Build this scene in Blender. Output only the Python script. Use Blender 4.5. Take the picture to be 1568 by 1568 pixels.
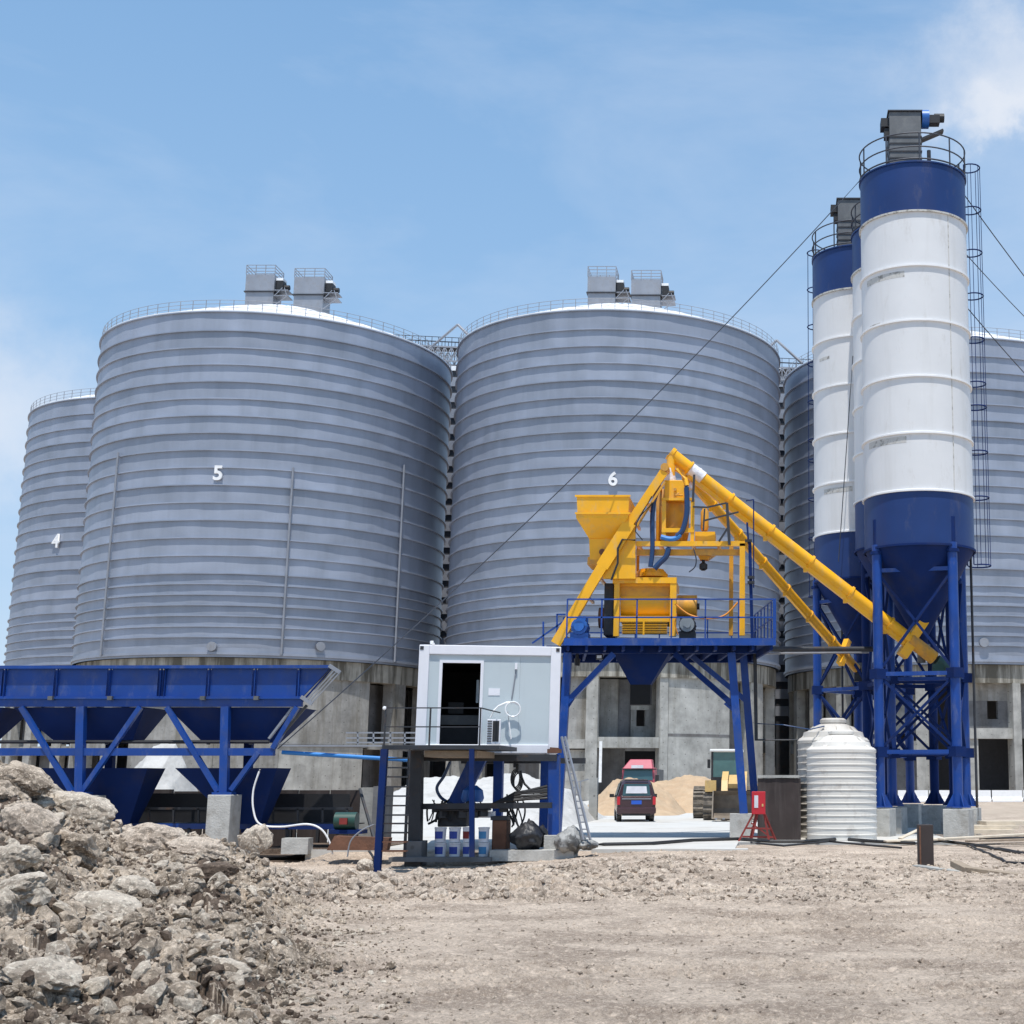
import bpy, math, random
import numpy as np
from mathutils import Vector, Matrix
from math import radians as R, sin, cos, tan, pi

random.seed(7)
rng = np.random.default_rng(11)
for o in list(bpy.data.objects): bpy.data.objects.remove(o)
scn = bpy.context.scene
COL = scn.collection

# ------------------------------------------------------------------ camera
F_, CX_, CY_, TH_, EYE = 2152.0, 1184.0, 796.6, 0.183, 1.75
cd = bpy.data.cameras.new('camera'); cam = bpy.data.objects.new('camera', cd); COL.objects.link(cam)
cam.location = (0, 0, EYE); cam.rotation_euler = (pi/2 + TH_, 0, 0)
cd.sensor_width = 36; cd.lens = F_/1568*36
cd.shift_x = (784-CX_)/1568; cd.shift_y = (CY_-784)/1568
cd.clip_end = 3000; cd.clip_start = 0.1
scn.camera = cam
scn.render.resolution_x = 1024; scn.render.resolution_y = 1024
scn.view_settings.view_transform = 'Standard'; scn.view_settings.look = 'None'
scn.view_settings.gamma = 1; scn.view_settings.use_curve_mapping = False
scn.view_settings.exposure = 0.0

# ------------------------------------------------------------------ world, sun
SUN_EL, SUN_AZ = 73.0, 2.0      # azimuth: degrees to the right of straight behind the camera
w = bpy.data.worlds.new('World'); scn.world = w; w.use_nodes = True
nt = w.node_tree; nt.nodes.clear()
out = nt.nodes.new('ShaderNodeOutputWorld'); bg = nt.nodes.new('ShaderNodeBackground')
sky = nt.nodes.new('ShaderNodeTexSky'); sky.sky_type = 'NISHITA'; sky.sun_disc = False
sdir = Vector((sin(R(SUN_AZ))*cos(R(SUN_EL)), -cos(R(SUN_AZ))*cos(R(SUN_EL)), sin(R(SUN_EL))))
sky.sun_elevation = R(SUN_EL); sky.sun_rotation = math.atan2(sdir.x, sdir.y)
sky.air_density = 1.0; sky.dust_density = 0.3; sky.ozone_density = 1.2; sky.altitude = 100
tc = nt.nodes.new('ShaderNodeTexCoord')
mp = nt.nodes.new('ShaderNodeMapping'); mp.inputs['Scale'].default_value = (1.1, 1.1, 4.0); mp.inputs['Location'].default_value = (3.1, 0.7, 0.35)
nz = nt.nodes.new('ShaderNodeTexNoise'); nz.inputs['Scale'].default_value = 1.6; nz.inputs['Detail'].default_value = 7; nz.inputs['Roughness'].default_value = 0.6
nz.inputs['Distortion'].default_value = 0.35
rp = nt.nodes.new('ShaderNodeValToRGB'); rp.color_ramp.elements[0].position = 0.47; rp.color_ramp.elements[1].position = 0.86
rp.color_ramp.elements[1].color = (0.55, 0.55, 0.55, 1)
nt.links.new(tc.outputs['Generated'], mp.inputs['Vector']); nt.links.new(mp.outputs['Vector'], nz.inputs['Vector']); nt.links.new(nz.outputs['Fac'], rp.inputs['Fac'])
# one soft cumulus high on the right
def vmath(op, a, b=None):
    n = nt.nodes.new('ShaderNodeVectorMath'); n.operation = op
    nt.links.new(a, n.inputs[0])
    if b is not None: n.inputs[1].default_value = b
    return n
def cloud_blob(px, py, r0, r1, sx=1.0):
    u = (px-CX_)/F_; v = -(py-CY_)/F_
    d = Vector((u, cos(TH_)-v*sin(TH_), sin(TH_)+v*cos(TH_))).normalized()
    addn = vmath('ADD', tc.outputs['Generated'], (0, 0, 0))
    nn = nt.nodes.new('ShaderNodeTexNoise'); nn.inputs['Scale'].default_value = 8; nn.inputs['Detail'].default_value = 9; nn.inputs['Roughness'].default_value = .62
    nt.links.new(tc.outputs['Generated'], nn.inputs['Vector'])
    sc = vmath('SCALE', nn.outputs['Color']); sc.inputs['Scale'].default_value = 0.20
    nt.links.new(sc.outputs[0], addn.inputs[1])
    sub = vmath('SUBTRACT', addn.outputs[0], tuple(d + Vector((.10, .10, .10))))
    ml = vmath('MULTIPLY', sub.outputs[0], (1/sx, 1, 1.7))
    ln = vmath('LENGTH', ml.outputs[0])
    mr = nt.nodes.new('ShaderNodeMapRange'); mr.interpolation_type = 'SMOOTHERSTEP'
    mr.inputs['From Min'].default_value = r0; mr.inputs['From Max'].default_value = r1; mr.inputs['To Min'].default_value = 0.62; mr.inputs['To Max'].default_value = 0
    nt.links.new(ln.outputs['Value'], mr.inputs['Value'])
    return mr.outputs[0]
mx0 = nt.nodes.new('ShaderNodeMixRGB'); mx0.blend_type = 'MIX'
# pale veil of humid air: lightens the clear blue evenly and the horizon more
sep = nt.nodes.new('ShaderNodeSeparateXYZ'); nt.links.new(tc.outputs['Generated'], sep.inputs[0])
vr = nt.nodes.new('ShaderNodeMapRange'); vr.inputs['From Min'].default_value = 0.0; vr.inputs['From Max'].default_value = 0.55
vr.inputs['To Min'].default_value = 0.88; vr.inputs['To Max'].default_value = 0.60
nt.links.new(sep.outputs['Z'], vr.inputs['Value']); nt.links.new(vr.outputs[0], mx0.inputs[0])
nt.links.new(sky.outputs[0], mx0.inputs[1])
vc = nt.nodes.new('ShaderNodeValToRGB'); vc.color_ramp.elements[0].position = 0.0; vc.color_ramp.elements[0].color = (.66, .80, .97, 1); vc.color_ramp.elements[1].position = .62; vc.color_ramp.elements[1].color = (.25, .53, .95, 1)
e_ = vc.color_ramp.elements.new(.22); e_.color = (.42, .67, .99, 1)
nt.links.new(sep.outputs['Z'], vc.inputs['Fac']); vs_ = nt.nodes.new('ShaderNodeVectorMath'); vs_.operation = 'SCALE'; vs_.inputs['Scale'].default_value = 10.0
nt.links.new(vc.outputs[0], vs_.inputs[0]); nt.links.new(vs_.outputs[0], mx0.inputs[2])
mx = nt.nodes.new('ShaderNodeMixRGB'); nt.links.new(rp.outputs[0], mx.inputs[0]); nt.links.new(mx0.outputs[0], mx.inputs[1]); mx.inputs[2].default_value = (7.6, 8.4, 9.7, 1)
prev = mx.outputs[0]
for (a, b, c, d, e) in ((1610, 110, 0.0, 0.13, 1.2), (1530, 200, 0.0, 0.06, 1.4), (-190, 620, 0.0, 0.20, 1.3)):
    m2 = nt.nodes.new('ShaderNodeMixRGB'); nt.links.new(cloud_blob(a, b, c, d, e), m2.inputs[0]); nt.links.new(prev, m2.inputs[1]); m2.inputs[2].default_value = (8.9, 9.1, 9.6, 1); prev = m2.outputs[0]
nt.links.new(prev, bg.inputs[0]); bg.inputs[1].default_value = 0.1
nt.links.new(bg.outputs[0], out.inputs[0])
sl = bpy.data.lights.new('sun', 'SUN'); so = bpy.data.objects.new('sun', sl); COL.objects.link(so)
sl.energy = 4.8; sl.angle = R(0.53); sl.color = (1.0, 0.965, 0.91)
so.rotation_euler = (-sdir).to_track_quat('-Z', 'Y').to_euler(); so.location = (0, 0, 60)

# ------------------------------------------------------------------ placing: the point at ground distance Y on a sight line
CT, ST = cos(TH_), sin(TH_)
def ray(px, py):
    u = (px-CX_)/F_; v = -(py-CY_)/F_
    return Vector((u, CT-v*ST, ST+v*CT))
def P(px, py, Y):
    d = ray(px, py); t = Y/d.y
    return Vector((d.x*t, Y, EYE+d.z*t))
def Zat(py, Y): return P(1184, py, Y).z
def cylhit(px, py, C, Rr):
    d = ray(px, py); a = d.x*d.x+d.y*d.y; b = -2*(d.x*C[0]+d.y*C[1]); c = C[0]**2+C[1]**2-Rr*Rr
    disc = max(b*b-4*a*c, 0); t = (-b-math.sqrt(disc))/(2*a)
    x, y = d.x*t, d.y*t
    return math.atan2(y-C[1], x-C[0]), EYE+d.z*t

# ------------------------------------------------------------------ materials
def mat(name, col, rough=0.6, metal=0.0, var=0.12, vscale=3.0, bump=0.0, bscale=20.0, dirt=None, dscale=1.5, dlo=0.5, dhi=0.75, dmax=0.8, streak=False, spec=0.5, coat=0.0):
    m = bpy.data.materials.new(name); m.use_nodes = True; t = m.node_tree; b = t.nodes['Principled BSDF']
    b.inputs['Roughness'].default_value = rough; b.inputs['Metallic'].default_value = metal
    b.inputs['Specular IOR Level'].default_value = spec
    if coat: b.inputs['Coat Weight'].default_value = coat; b.inputs['Coat Roughness'].default_value = 0.15
    c = t.nodes.new('ShaderNodeTexCoord'); n = t.nodes.new('ShaderNodeTexNoise'); n.inputs['Scale'].default_value = vscale; n.inputs['Detail'].default_value = 6
    t.links.new(c.outputs['Object'], n.inputs['Vector'])
    r = t.nodes.new('ShaderNodeMapRange'); r.inputs['From Min'].default_value = .3; r.inputs['From Max'].default_value = .7
    r.inputs['To Min'].default_value = 1-var; r.inputs['To Max'].default_value = 1+var; t.links.new(n.outputs['Fac'], r.inputs['Value'])
    mu = t.nodes.new('ShaderNodeVectorMath'); mu.operation = 'SCALE'; mu.inputs[0].default_value = col; t.links.new(r.outputs[0], mu.inputs['Scale'])
    last = mu.outputs[0]
    if dirt:
        n2 = t.nodes.new('ShaderNodeTexNoise'); n2.inputs['Scale'].default_value = dscale; n2.inputs['Detail'].default_value = 8; n2.inputs['Roughness'].default_value = .65
        if streak:
            mpp = t.nodes.new('ShaderNodeMapping'); mpp.inputs['Scale'].default_value = (1, 1, .09); t.links.new(c.outputs['Object'], mpp.inputs[0]); t.links.new(mpp.outputs[0], n2.inputs['Vector'])
        else: t.links.new(c.outputs['Object'], n2.inputs['Vector'])
        r2 = t.nodes.new('ShaderNodeMapRange'); r2.inputs['From Min'].default_value = dlo; r2.inputs['From Max'].default_value = dhi; r2.inputs['To Max'].default_value = dmax
        t.links.new(n2.outputs['Fac'], r2.inputs['Value'])
        mm = t.nodes.new('ShaderNodeMixRGB'); t.links.new(r2.outputs[0], mm.inputs[0]); t.links.new(last, mm.inputs[1]); mm.inputs[2].default_value = (*dirt, 1); last = mm.outputs[0]
    t.links.new(last, b.inputs['Base Color'])
    if bump:
        n3 = t.nodes.new('ShaderNodeTexNoise'); n3.inputs['Scale'].default_value = bscale; n3.inputs['Detail'].default_value = 5; t.links.new(c.outputs['Object'], n3.inputs['Vector'])
        bp = t.nodes.new('ShaderNodeBump'); bp.inputs['Strength'].default_value = bump; bp.inputs['Distance'].default_value = .05; t.links.new(n3.outputs['Fac'], bp.inputs['Height']); t.links.new(bp.outputs[0], b.inputs['Normal'])
    return m
M = {}
M['galv'] = mat('galvanised', (.32, .355, .43), .48, .2, .10, .25, 0, dirt=(.20, .225, .265), dscale=.35, dlo=.42, dhi=.7, dmax=.6, streak=True)
def rnd(m, amt):        # every separate sheet a slightly different tone
    t = m.node_tree; b = t.nodes['Principled BSDF']; src = b.inputs['Base Color'].links[0].from_socket
    oi = t.nodes.new('ShaderNodeObjectInfo'); r = t.nodes.new('ShaderNodeMapRange'); r.inputs['To Min'].default_value = 1-amt; r.inputs['To Max'].default_value = 1+amt
    t.links.new(oi.outputs['Random'], r.inputs['Value']); v = t.nodes.new('ShaderNodeVectorMath'); v.operation = 'SCALE'; t.links.new(src, v.inputs[0]); t.links.new(r.outputs[0], v.inputs['Scale']); t.links.new(v.outputs[0], b.inputs['Base Color'])
rnd(M['galv'], .10)
M['roofw'] = mat('roof_white', (.82, .82, .82), .5, 0, .04)
M['galv2'] = mat('galvanised_dull', (.30, .315, .35), .5, .4, .12, 1.0, dirt=(.25, .24, .24), dscale=2)
M['conc'] = mat('concrete_weathered', (.33, .325, .31), .9, 0, .14, .9, .25, 8, dirt=(.17, .155, .125), dscale=.9, dlo=.46, dhi=.66, dmax=.85, streak=True)
M['conc_lt'] = mat('concrete_light', (.41, .405, .38), .9, 0, .12, 1.2, .25, 8, dirt=(.26, .25, .22), dscale=1.6, dlo=.5, dhi=.7, dmax=.7, streak=True)
M['conc_ring'] = mat('concrete_stained', (.40, .38, .33), .9, 0, .15, 1.2, .25, 8, dirt=(.10, .09, .07), dscale=1.1, dlo=.42, dhi=.58, dmax=.95, streak=True)
M['conc_dk'] = mat('concrete_dark_recess_shade', (.19, .19, .195), .9, 0, .15, .8, .2, 8, dirt=(.13, .12, .11), dscale=.9, dlo=.45, dhi=.65, streak=True)  # darker concrete: recess shade put into the colour, also for stained blocks
M['block'] = mat('footing_concrete', (.46, .455, .43), .9, 0, .12, 4, .3, 20, dirt=(.28, .26, .23), dscale=3, dlo=.5, dhi=.7)
M['yard'] = mat('yard_concrete', (.56, .55, .52), .85, 0, .10, .5, .1, 8, dirt=(.34, .31, .27), dscale=.5, dlo=.48, dhi=.70, dmax=.7)
M['blue'] = mat('blue_paint', (.006, .052, .265), .42, 0, .12, 1.5, dirt=(.05, .07, .15), dscale=1.2, dlo=.5, dhi=.7, dmax=.5, spec=.4)
def dusty(m, col, sc, lo, hi, mx_):
    t = m.node_tree; b = t.nodes['Principled BSDF']; src = b.inputs['Base Color'].links[0].from_socket
    g = t.nodes.new('ShaderNodeTexCoord'); mp_ = t.nodes.new('ShaderNodeMapping'); mp_.inputs['Scale'].default_value = (1, 1, .35); t.links.new(g.outputs['Object'], mp_.inputs[0])
    n = t.nodes.new('ShaderNodeTexNoise'); n.inputs['Scale'].default_value = sc; n.inputs['Detail'].default_value = 10; n.inputs['Roughness'].default_value = .75; t.links.new(mp_.outputs[0], n.inputs['Vector'])
    r = t.nodes.new('ShaderNodeMapRange'); r.inputs['From Min'].default_value = lo; r.inputs['From Max'].default_value = hi; r.inputs['To Max'].default_value = mx_; t.links.new(n.outputs['Fac'], r.inputs['Value'])
    x = t.nodes.new('ShaderNodeMixRGB'); t.links.new(r.outputs[0], x.inputs[0]); t.links.new(src, x.inputs[1]); x.inputs[2].default_value = (*col, 1); t.links.new(x.outputs[0], b.inputs['Base Color'])
    rr = t.nodes.new('ShaderNodeMapRange'); rr.inputs['To Min'].default_value = b.inputs['Roughness'].default_value; rr.inputs['To Max'].default_value = .9; t.links.new(r.outputs[0], rr.inputs['Value']); t.links.new(rr.outputs[0], b.inputs['Roughness'])
M['blue2'] = mat('blue_paint_navy_shade', (.005, .022, .11), .7, 0, .12, 1.5, dirt=(.03, .035, .07), dscale=1.2, dlo=.5, dhi=.7, dmax=.5, spec=.15)  # navy paint, and blue paint with its shade put into the colour
M['blue3'] = mat('blue_paint_silo', (.009, .036, .15), .45, 0, .10, .8, dirt=(.02, .035, .12), dscale=.9, dlo=.5, dhi=.7, dmax=.5, streak=True, spec=.4)
M['white'] = mat('white_paint', (.70, .70, .70), .45, 0, .03, 1.0, dirt=(.50, .49, .46), dscale=1.2, dlo=.55, dhi=.8, dmax=.5, streak=True)
M['rubbed'] = mat('worn_white', (.55, .54, .51), .6, 0, .12, 5, dirt=(.16, .15, .13), dscale=5, dlo=.5, dhi=.62, dmax=.8)
M['flange'] = mat('flange_white', (.80, .80, .80), .5, 0, .04)
M['cabw'] = mat('cabin_white', (.78, .78, .82), .4, 0, .03)
M['cabp'] = mat('cabin_panel', (.52, .585, .61), .4, 0, .05, .7, dirt=(.42, .46, .48), dscale=1.1, dlo=.5, dhi=.75, dmax=.6, streak=True)
M['yel'] = mat('yellow_paint', (.88, .43, .010), .36, 0, .08, 1.5, dirt=(.60, .36, .10), dscale=2.2, dlo=.52, dhi=.70, dmax=.6, spec=.45)
M['yel2'] = mat('yellow_dusty', (.70, .33, .02), .5, 0, .10, 2.5, dirt=(.34, .19, .08), dscale=2.0, dlo=.45, dhi=.7, dmax=.6)
M['black'] = mat('black_rubber', (.018, .018, .02), .55, 0, .2)
M['dark'] = mat('dark_steel', (.035, .038, .045), .55, .2, .25, 2, dirt=(.09, .05, .03), dscale=3, dlo=.55, dhi=.7)
M['wire'] = mat('wire', (.05, .055, .07), .5, .3, .1)
M['grey'] = mat('grey_box', (.13, .135, .14), .55, .3, .15, 2, dirt=(.20, .20, .19), dscale=4, dlo=.5, dhi=.7, dmax=.5)
M['rust'] = mat('rust', (.16, .075, .045), .85, 0, .25, 3, .3, 15, dirt=(.07, .045, .035), dscale=2)
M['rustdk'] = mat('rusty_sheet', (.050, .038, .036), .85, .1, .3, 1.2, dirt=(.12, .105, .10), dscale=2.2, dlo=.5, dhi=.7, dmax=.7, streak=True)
M['red'] = mat('red_paint', (.50, .018, .03), .45, 0, .1)
M['redrust'] = mat('red_oxide', (.24, .03, .025), .7, 0, .2, 4)
M['hoseb'] = mat('blue_hose', (.012, .045, .13), .4, 0, .1)
M['pipeb'] = mat('blue_pipe', (.03, .22, .60), .4, 0, .08)
M['pe'] = mat('white_polyethylene', (.72, .69, .635), .42, 0, .04, 1.5, dirt=(.36, .31, .26), dscale=2.6, dlo=.54, dhi=.74, dmax=.6)
M['pe2'] = mat('aged_polyethylene', (.60, .57, .52), .45, 0, .06, 1.5, dirt=(.30, .25, .21), dscale=1.6, dlo=.45, dhi=.7, dmax=.6)
M['orange'] = mat('orange_hose', (.75, .28, .03), .5)
M['motor'] = mat('motor_grey', (.25, .28, .30), .45, .2, .1)
M['motorb'] = mat('motor_blue', (.02, .12, .42), .4, 0, .1)
M['plast'] = mat('plastic_wrap', (.78, .77, .80), .35, 0, .08, 8, .6, 12)
M['glass'] = mat('window_glass', (.04, .09, .10), .08, 0, .05, spec=.8)
M['tarpb'] = mat('black_tarp', (.022, .023, .027), .5, 0, .3, 6, .5, 8)
M['tarpw'] = mat('grey_tarp', (.33, .33, .32), .6, 0, .2, 6, .5, 8, dirt=(.05, .05, .05), dscale=3, dlo=.48, dhi=.56)
M['wood'] = mat('weathered_timber', (.33, .26, .19), .85, 0, .2, 3, .3, 20, dirt=(.16, .11, .08), dscale=3)
M['woodlt'] = mat('pale_timber', (.60, .52, .41), .85, 0, .15, 3, .2, 20)
M['sand'] = mat('tan_sand', (.46, .335, .215), .95, 0, .12, 1.5, .4, 6, dirt=(.42, .28, .17), dscale=.8, dlo=.45, dhi=.7)
M['wsand'] = mat('white_aggregate', (.50, .49, .47), .95, 0, .06, 1.5, .35, 6, dirt=(.36, .35, .33), dscale=1.4, dlo=.5, dhi=.75)
M['maroon'] = mat('maroon_car_paint', (.055, .022, .026), .25, .2, .05, coat=.6)
M['paper'] = mat('white_card', (.62, .62, .66), .6)
M['tyre'] = mat('tyre', (.03, .03, .03), .85, 0, .2, 8, dirt=(.22, .19, .16), dscale=5, dlo=.45, dhi=.7)
M['tyred'] = mat('dusty_tyre', (.16, .14, .12), .9, 0, .2, 6, dirt=(.36, .31, .25), dscale=3, dlo=.45, dhi=.7)
M['pinkred'] = mat('faded_red_cab', (.42, .07, .10), .35, 0, .06, coat=.3)
M['lyel'] = mat('loader_yellow', (.66, .44, .17), .5, 0, .1, 3, dirt=(.35, .25, .14), dscale=3, dlo=.5, dhi=.7)
M['lite'] = mat('lamp_white', (.85, .85, .85), .3)
M['bucket'] = mat('white_pail', (.72, .73, .78), .35, 0, .03)
M['blab'] = mat('pail_label_blue', (.02, .06, .35), .45)
M['blab2'] = mat('pail_label_cyan', (.05, .25, .50), .45)
M['plate'] = mat('blue_number_plate', (.02, .10, .50), .4)
M['green'] = mat('green_motor', (.018, .065, .052), .45)
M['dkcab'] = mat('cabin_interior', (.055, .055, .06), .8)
M['purple'] = mat('faded_orange_wash', (.6, .35, .3), .6)

dusty(M['blue'], (.16, .18, .24), 2.6, .54, .72, .5); dusty(M['blue3'], (.12, .12, .15), 1.8, .55, .75, .4); dusty(M['yel'], (.52, .40, .22), 3.2, .55, .70, .55); dusty(M['yel2'], (.30, .19, .10), 3.0, .5, .68, .6)
dusty(M['white'], (.42, .39, .34), 1.6, .56, .74, .45); dusty(M['galv2'], (.20, .17, .14), 1.2, .56, .72, .4); dusty(M['cabw'], (.52, .50, .48), 2.2, .58, .75, .4)
def ties(m, sc=(1.0, 1.0), rad=.06):
    t = m.node_tree; b = t.nodes['Principled BSDF']; src = b.inputs['Base Color'].links[0].from_socket
    c = t.nodes.new('ShaderNodeTexCoord'); sp = t.nodes.new('ShaderNodeSeparateXYZ'); t.links.new(c.outputs['Object'], sp.inputs[0])
    cb_ = t.nodes.new('ShaderNodeCombineXYZ'); t.links.new(sp.outputs[0], cb_.inputs[0]); t.links.new(sp.outputs[2], cb_.inputs[1])
    v = t.nodes.new('ShaderNodeTexVoronoi'); v.voronoi_dimensions = '2D'; v.inputs['Randomness'].default_value = .22; v.inputs['Scale'].default_value = sc[0]; t.links.new(cb_.outputs[0], v.inputs['Vector'])
    r = t.nodes.new('ShaderNodeMapRange'); r.inputs['From Min'].default_value = rad*.6; r.inputs['From Max'].default_value = rad; r.inputs['To Min'].default_value = .6; r.inputs['To Max'].default_value = 0; t.links.new(v.outputs['Distance'], r.inputs['Value'])
    x = t.nodes.new('ShaderNodeMixRGB'); t.links.new(r.outputs[0], x.inputs[0]); t.links.new(src, x.inputs[1]); x.inputs[2].default_value = (.09, .085, .08, 1)
    n = t.nodes.new('ShaderNodeTexNoise'); n.inputs['Scale'].default_value = .55; n.inputs['Detail'].default_value = 9; n.inputs['Roughness'].default_value = .7; t.links.new(c.outputs['Object'], n.inputs['Vector'])
    r2 = t.nodes.new('ShaderNodeMapRange'); r2.inputs['From Min'].default_value = .35; r2.inputs['From Max'].default_value = .68; r2.inputs['To Min'].default_value = .68; r2.inputs['To Max'].default_value = 1.18; t.links.new(n.outputs['Fac'], r2.inputs['Value'])
    s_ = t.nodes.new('ShaderNodeVectorMath'); s_.operation = 'SCALE'; t.links.new(x.outputs[0], s_.inputs[0]); t.links.new(r2.outputs[0], s_.inputs['Scale']); t.links.new(s_.outputs[0], b.inputs['Base Color'])
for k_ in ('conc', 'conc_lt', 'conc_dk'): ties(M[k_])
def dirt_mat(name, c1, c2, c3, fine=55.):
    m = bpy.data.materials.new(name); m.use_nodes = True; t = m.node_tree; b = t.nodes['Principled BSDF']; b.inputs['Roughness'].default_value = .95; b.inputs['Specular IOR Level'].default_value = .15
    c = t.nodes.new('ShaderNodeTexCoord')
    def N(s, d=7, ro=.6, dist=0.):
        n = t.nodes.new('ShaderNodeTexNoise'); n.inputs['Scale'].default_value = s; n.inputs['Detail'].default_value = d; n.inputs['Roughness'].default_value = ro; n.inputs['Distortion'].default_value = dist
        t.links.new(c.outputs['Object'], n.inputs['Vector']); return n.outputs['Fac']
    def MR(s, a, bb, lo=0, hi=1):
        r = t.nodes.new('ShaderNodeMapRange'); r.inputs['From Min'].default_value = a; r.inputs['From Max'].default_value = bb; r.inputs['To Min'].default_value = lo; r.inputs['To Max'].default_value = hi; t.links.new(s, r.inputs['Value']); return r.outputs[0]
    def MX(f, a, bb):
        x = t.nodes.new('ShaderNodeMixRGB'); t.links.new(f, x.inputs[0])
        for i, q in ((1, a), (2, bb)):
            if isinstance(q, tuple): x.inputs[i].default_value = (*q, 1)
            else: t.links.new(q, x.inputs[i])
        return x.outputs[0]
    mp_ = t.nodes.new('ShaderNodeMapping'); mp_.inputs['Scale'].default_value = (.6, .75, 1); t.links.new(c.outputs['Object'], mp_.inputs[0])
    big = N(1.1, 6, .6); big.node.inputs['Vector'].links[0]; t.links.new(mp_.outputs[0], big.node.inputs['Vector'])
    a = MX(MR(N(.35), .4, .65), c1, c2)
    a = MX(MR(big, .44, .58, 0, .95), a, c3)
    a = MX(MR(N(2.3, 8), .5, .75, 0, .6), a, c3)
    a = MX(MR(N(9., 6, .75), .50, .66, 0, .7), a, tuple(min(1, v*1.38) for v in c1))
    a = MX(MR(N(fine*.35, 5, .75, .4), .50, .62, 0, .62), a, tuple(v*.50 for v in c2))
    a = MX(MR(N(fine, 4, .7), .53, .64, 0, .7), a, tuple(min(1, v*1.45) for v in c1))
    a = MX(MR(N(fine*.45+3, 6, .8), .54, .64, 0, .85), a, tuple(v*.42 for v in c2))
    t.links.new(a, b.inputs['Base Color'])
    bp = t.nodes.new('ShaderNodeBump'); bp.inputs['Strength'].default_value = 1.0; bp.inputs['Distance'].default_value = .05
    t.links.new(N(16, 10, .78), bp.inputs['Height']); t.links.new(bp.outputs[0], b.inputs['Normal'])
    return m
M['dirt'] = dirt_mat('dry_earth', (.62, .51, .41), (.51, .415, .33), (.33, .26, .205), 60)
M['dirt2'] = dirt_mat('far_earth', (.55, .455, .365), (.46, .38, .30), (.33, .265, .21), 20)
M['rubble'] = dirt_mat('rubble_earth', (.63, .525, .415), (.46, .37, .285), (.15, .115, .085), 30)
M['stone'] = dirt_mat('pale_stone', (.72, .625, .515), (.58, .495, .40), (.36, .295, .235), 24)
M['clod'] = dirt_mat('clod', (.66, .555, .45), (.54, .45, .365), (.36, .29, .23), 30)
M['soil_shade_dk'] = dirt_mat('dark_soil_shade', (.20, .15, .115), (.14, .105, .08), (.09, .065, .05), 20)  # dark brown soil, also the painted shade of hollows and gaps

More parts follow.
